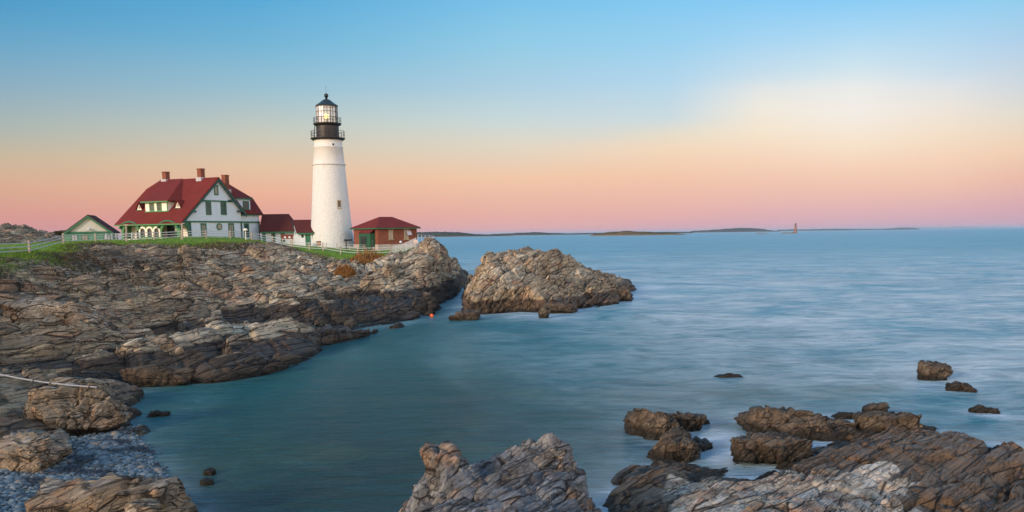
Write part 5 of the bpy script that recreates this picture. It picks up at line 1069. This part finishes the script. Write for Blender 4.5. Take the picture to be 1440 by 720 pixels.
# ------------------------------------------------------------------ grass and scrub
def blades(name, P, h, w, lean, mat, label, cat, kind='stuff', seed=1, parent=None, loc=None):
    rs = np.random.RandomState(seed); n = len(P); a_ = rs.uniform(0, 6.28, n); hh = h*rs.uniform(.5, 1.25, n); ww = w*rs.uniform(.7, 1.3, n)
    dx = np.c_[np.cos(a_), np.sin(a_), 0*a_]*ww[:,None]*.5; la = rs.uniform(0, 6.28, n); tip = P+np.c_[np.cos(la)*lean*hh, np.sin(la)*lean*hh, hh]; mid = P+np.c_[np.cos(la)*lean*hh*.3, np.sin(la)*lean*hh*.3, hh*.6]
    V = np.stack([P-dx, P+dx, mid+dx*.7, mid-dx*.7, tip, tip], 1).reshape(-1, 3); i = np.arange(n)[:,None]*6
    F = np.vstack([i+[[0,1,2,3]], i+[[3,2,4,5]]]); o = mesh_np(name, V, F, mat, dict(cell=np.repeat(rs.rand(n), 6)), parent=parent, loc=loc)
    return tag(o, label, cat, kind=kind) if label else o
def leafmat(name, cols):
    M, t, b = newmat(name); g = G(t); r = g.n('ShaderNodeValToRGB'); g.l(g.attr('cell'), r.inputs[0]); e = r.color_ramp.elements; e[0].color = (*cols[0],1); e[1].color = (*cols[-1],1)
    for i, c_ in enumerate(cols[1:-1]): q_ = e.new((i+1)/(len(cols)-1)); q_.color = (*c_,1)
    g.l(r.outputs[0], b.inputs['Base Color']); b.inputs['Roughness'].default_value = .8; b.inputs['Specular IOR Level'].default_value = .1; return M
M_grass = leafmat('grass_blades', [(.05,.12,.012),(.10,.20,.02),(.17,.26,.035),(.20,.20,.05)])
M_scrub = leafmat('scrub_stems', [(.06,.035,.02),(.11,.06,.03),(.09,.085,.03),(.17,.10,.05)])
M_red = leafmat('rusty_stems', [(.13,.05,.02),(.26,.11,.03),(.34,.16,.05),(.20,.13,.04)])
vis = (Q[:,1] > 60) & (Q[:,1] < 160)
gp = P3[vis]; lv_ = lawn[vis]; gs = np.random.RandomState(5)
pr = np.exp(-((lv_+.6)/1.6)**2)+.12*(lv_ > 0); i = gs.choice(len(gp), 42000, p=pr/pr.sum()); blades('grass', gp[i]+gs.normal(0, .12, (len(i), 3))*[1,1,.1], .24, .05, .5, M_grass, 'uneven green grass growing along the lawn and its rocky edge', 'grass')
sv = scr[vis]*(lv_ < -.5)*(gp[:,2] > 1.8)*(fbm(np.c_[gp[:,:2]*.5, 0*lv_], 3, 66) > -.05); i = gs.choice(len(gp), 16000, p=sv/sv.sum()); blades('scrub', gp[i]+gs.normal(0, .12, (len(i), 3))*[1,1,.1], .26, .05, .8, M_scrub, 'low brown scrub growing in the hollows of the cliff', 'scrub', seed=3)
# rusty bushes by the yard fence
for k_, (px, py, Y, rw, hh, lb_) in enumerate(((486,391,115,1.35,2.1,'rusty orange dry bush, lowest and leftmost of the three on the cliff'),(498,381,121,1.3,2.4,'rusty orange dry bush in the middle of the three on the cliff'),(518,374,126,2.5,3.0,'largest rusty dry bush, just below the fence posts on the cliff'))):
    c0 = aty(px, py, Y); zg = gz(c0[0], c0[1]); r = empty('dry_bush', (c0[0], c0[1], min(zg, c0[2]+.2))); tag(r, lb_, 'bush', 'dry rusty bushes on the cliff'); rz0 = r.location[2]
    n = 2600; a_ = gs.uniform(0, 6.28, n); rr2 = np.sqrt(gs.rand(n))*rw; lob = .72+.28*np.sin(a_*3+k_)*np.cos(rr2*4+k_*2); top = hh*(1-(rr2/rw)**2*.6)*lob*gs.uniform(.2, .9, n)
    P_ = np.c_[c0[0]+rr2*np.cos(a_), c0[1]+rr2*np.sin(a_)*.8, rz0+top-.2]; blades('foliage', P_, .55, .055, .45, M_red, None, None, seed=8+k_, parent=r, loc=tuple(r.location))
    q = MB()
    for j in range(16): a2 = gs.uniform(0, 6.28); q.bar((c0[0], c0[1], rz0-.3), (c0[0]+math.cos(a2)*rw*.6, c0[1]+math.sin(a2)*rw*.5, rz0+hh*gs.uniform(.4,.8)), .07, .02, 5)
    q.build('stems', M_scrub, r)
# ------------------------------------------------------------------ rocky hill and trees at far left
def mound(name, px0, px1, top, Y, depth, mat, seed, kind='structure', zb=4., sp=.5, rough=1., blk=None, veg=0., label=None, cat=None, haze=0):
    xa = aty(px0, 330, Y)[0]; xb = aty(px1, 330, Y)[0]; tp = [(aty(x, y, Y)[0], aty(x, y, Y)[2]) for x, y in top]
    xs = np.arange(xa, xb, sp); ys = np.arange(Y-depth, Y+depth, sp); X, Yy = np.meshgrid(xs, ys); ht = np.interp(X, [p[0] for p in tp], [p[1] for p in tp])
    cr = np.clip(1-((Yy-Y)/depth)**2, 0, 1)**.7; Z = zb+(ht-zb)*cr; Pm = np.c_[X.ravel(), Yy.ravel(), Z.ravel()]
    if blk:
        bb, rn, _ = blocks(Pm, rotm(35, 45), blk, seed, 1., .2); Pm[:,2] += bb*cr.ravel()
    else: rn = vnoise(Pm*.2, seed)*.5+.5; Pm[:,2] += rough*fbm(Pm*[.12,.12,0], 5, seed)*cr.ravel()
    n = len(Pm); o = mesh_np(name, Pm, gridfaces(len(ys), len(xs)), mat, dict(cell=rn, wet=np.zeros(n), tone=np.full(n,.35), veg=np.full(n,veg), grass=np.zeros(n)))
    return tag(o, label, cat, kind=kind)
mound('rocky_hill', -120, 62, [(-120,318),(-60,320),(0,322),(14,321.5),(30,328),(44,333),(56,338),(62,342)], 190, 26, M_head, 90, sp=.35, blk=[(6,2,4,1.6,1.,.3),(2.4,.8,1.4,.6,1.,.2,1),(.9,.35,.6,.2,1,.05)], veg=.35, zb=5)
def tree(px, pyt, Y, w, label, seed, group='low trees beyond the garage', dark=True):
    rs = np.random.RandomState(seed); t_ = aty(px, pyt, Y); zg = 6.4; H_ = t_[2]-zg; r = empty('tree', (t_[0], Y, zg)); tag(r, label, 'tree', group)
    q = MB(); q.bar((t_[0],Y,zg-.5), (t_[0]+.1,Y,zg+H_*.75), .34, .1, 7)
    for j in range(7): a2 = rs.uniform(0, 6.28); z1 = zg+H_*rs.uniform(.2,.6); q.bar((t_[0],Y,z1), (t_[0]+math.cos(a2)*w*.6, Y+math.sin(a2)*w*.6, z1+H_*.2), .12, .04, 5)
    q.build('trunk', M_scrub, r); n = 1500; cl_ = rs.normal(size=(16,3))*[w*.42,w*.42,H_*.17]+[0,0,H_*.58]; k_ = rs.randint(0, 16, n); P_ = cl_[k_]+rs.normal(size=(n,3))*[w*.16,w*.16,H_*.08]
    P_[:,2] = P_[:,2].clip(.2, H_-.3); P_[:,:2] *= (1.15-.75*(P_[:,2:3]/H_)); blades('crown', P_+np.array([t_[0],Y,zg]), .38, .22, .9, M_tree, None, None, seed=seed, parent=r, loc=(t_[0],Y,zg))
M_tree = leafmat('dark_leaves', [(.018,.028,.010),(.035,.045,.015),(.06,.05,.02),(.03,.035,.012)])
for px, pyt, w, lb_ in ((49,330.5,3.2,'low dark tree at the foot of the rocky hill, leftmost of the row'),(57,329.2,3.4,'dark rounded tree just left of the pointed evergreen beyond the garage'),(65,324.5,1.9,'small pointed evergreen sticking up above the row beyond the garage'),(72,327,3.8,'broad dark tree just right of the pointed evergreen'),(80,325.3,4.2,'tallest broad dark tree close behind the garage corner'),(87,326,3.6,'dark tree partly hidden by the garage, rightmost of the row')):
    tree(px, pyt, 205, w, lb_, int(px))
mound('far_wooded_bank', 30, 120, [(30,338),(50,332.5),(70,329.5),(90,328),(120,330)], 222, 12, plain('bank_brush', (.055,.05,.03), .9, .5, .3), 91, sp=.8, rough=1.2)
# grassy mound behind fence
# ------------------------------------------------------------------ far islands and shores
def farmat(name, c1, c2, s_):
    M, t, b = newmat(name); g = G(t); p = g.pos(); c = g.mix(g.rng(g.noise(p, s_, 6, .7), .4, .62), c1, c2); z_ = g.n('ShaderNodeSeparateXYZ'); g.l(p, z_.inputs[0]); c = g.mix(g.rng(g.math('ADD', z_.outputs[2], g.math('MULTIPLY', g.noise(p, s_*2, 3), 3)), 4.5, 2.5), c, (.22,.16,.11)); g.l(c, b.inputs['Base Color']); b.inputs['Roughness'].default_value = 1; b.inputs['Specular IOR Level'].default_value = 0; return M
M_fi = farmat('island_brush', (.05,.045,.02), (.13,.09,.04), .05); M_ff = farmat('far_forest', (.028,.035,.022), (.05,.05,.03), .02)
def island(name, label, px0, px1, pyw, top, mat, seed, depthf=.35, nx=260, ny=26, rough=.12, kind=None, cat='island', shore_only=False):
    """pyw: image row of its near waterline; top: outline rows"""
    mid = (px0+px1)/2; Yw = float(atz(mid, pyw)[1]); xa, xb = atz(px0, pyw)[0], aty(px1, pyw, Yw)[0]; xa = aty(px0, pyw, Yw)[0]; Wd = xb-xa; Dp = Wd*depthf
    us_ = np.linspace(0, 1, nx); vs = np.linspace(0, 1, ny); U, V = np.meshgrid(us_, vs); X = xa+U*Wd; prof_ = np.sin(np.pi*np.clip(U,0,1))**.4; Yy = Yw+Dp*.5+(V-.5)*Dp*(.25+.75*prof_)
    tx = np.array([(x-px0)/(px1-px0) for x, y in top]); hz = np.array([aty(x, y, Yw+Dp*.5)[2] for x, y in top]); ht = np.interp(U, tx, hz); cr = np.clip(1-np.abs(V*2-1)**2.5, 0, 1)
    nz_ = fbm(np.c_[(X.ravel()/Wd*26), (Yy.ravel()/Wd*26), 0*X.ravel()], 5, seed).reshape(X.shape); Z = ht*cr*(1+rough*nz_)-1.2+1.2*cr
    c0 = (float((xa+xb)/2), float(Yw+Dp/2), 0); o = mesh_np(name, np.c_[X.ravel(), Yy.ravel(), Z.ravel()], gridfaces(ny, nx), mat, loc=c0); tag(o, label, cat, kind=kind); return o, Yw
island('island', 'low brown island right of the rock island, nearest of the far ones', 832, 968, 331.2, [(832,330.9),(842,328.6),(855,327),(872,325.2),(885,324.8),(900,325.8),(925,326.6),(945,327.4),(958,328.6),(968,329.6)], M_fi, 1, .3)
island('far_shore', None, 560, 724, 333.0, [(560,326.5),(590,327),(620,326.2),(645,327.2),(665,329.2),(690,330),(724,331.6)], M_ff, 2, .5, kind='structure')
island('far_shore', None, 690, 980, 329.8, [(690,329),(735,327.4),(752,326.2),(765,327.2),(800,328.2),(900,326.4),(980,326)], M_ff, 3, .25, kind='structure')
island('island', 'long dark wooded island between the low brown one and the distant lighthouse', 975, 1102, 326.4, [(975,325),(1000,323.6),(1025,321.8),(1048,320.6),(1070,321.4),(1085,323.2),(1102,325.2)], M_ff, 4, .3)
island('far_shore', None, 1100, 1300, 323.8, [(1100,323),(1150,322.4),(1180,321.6),(1200,322),(1240,322),(1280,320.6),(1300,321.2)], M_ff, 5, .2, kind='structure')
island('island', 'small flat brown island on the horizon right of the distant lighthouse', 1259, 1290, 322.6, [(1259,321.2),(1264,320),(1285,320),(1290,321)], M_fi, 6, .3, nx=80)
island('island', 'tiny dark islet on the horizon, farthest right of the brown islets', 1322, 1331, 321.6, [(1322,320.4),(1326,319.6),(1331,320.4)], M_fi, 7, .3, nx=40)
island('far_shore', None, 1290, 1480, 320.9, [(1290,319.8),(1330,319.8),(1360,318.8),(1385,318.9),(1420,319.2),(1480,318.6)], M_ff, 8, .2, kind='structure')
island('reef', 'low dark reef breaking the water left of the distant lighthouse', 1064, 1082, 328.8, [(1064,328.2),(1070,327.7),(1076,328),(1082,328.3)], M_fi, 9, .25, nx=50)
o_, Yr = island('reef', 'low rocky reef under the distant lighthouse', 1100, 1123, 328.4, [(1100,327.4),(1106,327.2),(1115,327),(1123,327.6)], M_fi, 10, .3, nx=60)
# little houses on the left far shore
Yh = float(atz(640, 333)[1])+120
for k_, (x, y, w) in enumerate(((617,331.5,9),(643,332,12),(631,331.8,8),(655,331.3,7))):
    a = aty(x, y, Yh); r = empty('shore_house', tuple(a)); tag(r, ('small white house on the far shore, leftmost of the row','long white house on the far shore, widest of the row','tiny white house on the far shore, just left of the widest','tiny white house on the far shore, rightmost of the row')[k_], 'house', 'white houses on the far shore')
    w *= .7; FS = Frame(a[:2], 8); MB().box(FS, -w/2, w/2, -4, 4, a[2]-8, a[2]+4.5).build('wall', M_white, r); q = MB(); q.ext([FS(-w/2-.3,4.3,a[2]+4.4),FS(-w/2-.3,-4.3,a[2]+4.4),FS(-w/2-.3,0,a[2]+7.6)], FS(w+.6,0,0)-FS(0,0,0)); q.build('roof', M_roofd, r)
# distant lighthouse
Yl = Yr+40; a = aty(1118.5, 328, Yl); pxm = Yl/FPX; r = empty('distant_lighthouse', (a[0], a[1], 0)); tag(r, 'dark stone lighthouse standing alone on a reef on the horizon', 'lighthouse')
zt = aty(1118, 316.6, Yl)[2]; M_gran = plain('warm_granite', (.26,.13,.08), .8, .3, .3); MB().lathe((a[0],a[1]), [(3.3*pxm*.72,-1),(3.0*pxm*.72,1.5),(1.9*pxm,1.6),(1.65*pxm,zt*.5),(1.45*pxm,zt-.4),(1.75*pxm,zt-.3),(1.75*pxm,zt)], 20).build('tower', M_gran, r)
MB().lathe((a[0],a[1]), [(1.0*pxm,zt),(1.0*pxm,zt+1.7*pxm),(1.2*pxm,zt+1.7*pxm),(.3*pxm,zt+2.8*pxm),(0,zt+2.9*pxm)], 14).build('lantern', M_black, r)
MB().box(Frame(a[:2], 0), -5*pxm, -2.4*pxm, -3, 3, -1, 3.2).build('landing', M_gran, r)

# ------------------------------------------------------------------ sea haze over the far shore
Mh = bpy.data.materials.new('sea_haze'); Mh.use_nodes = True; t = Mh.node_tree; t.nodes.clear(); pv_ = t.nodes.new('ShaderNodeVolumePrincipled'); pv_.inputs['Color'].default_value = (.70,.84,1.,1); pv_.inputs['Density'].default_value = 4e-5; pv_.inputs['Anisotropy'].default_value = .1
mo = t.nodes.new('ShaderNodeOutputMaterial'); t.links.new(pv_.outputs[0], mo.inputs['Volume'])
o = MB().hexa([(-30000,-80,-3.2),(30000,-80,-3.2),(30000,61000,-3.2),(-30000,61000,-3.2),(-30000,-80,62),(30000,-80,62),(30000,61000,62),(-30000,61000,62)]).build('haze', Mh); tag(o, kind='stuff');
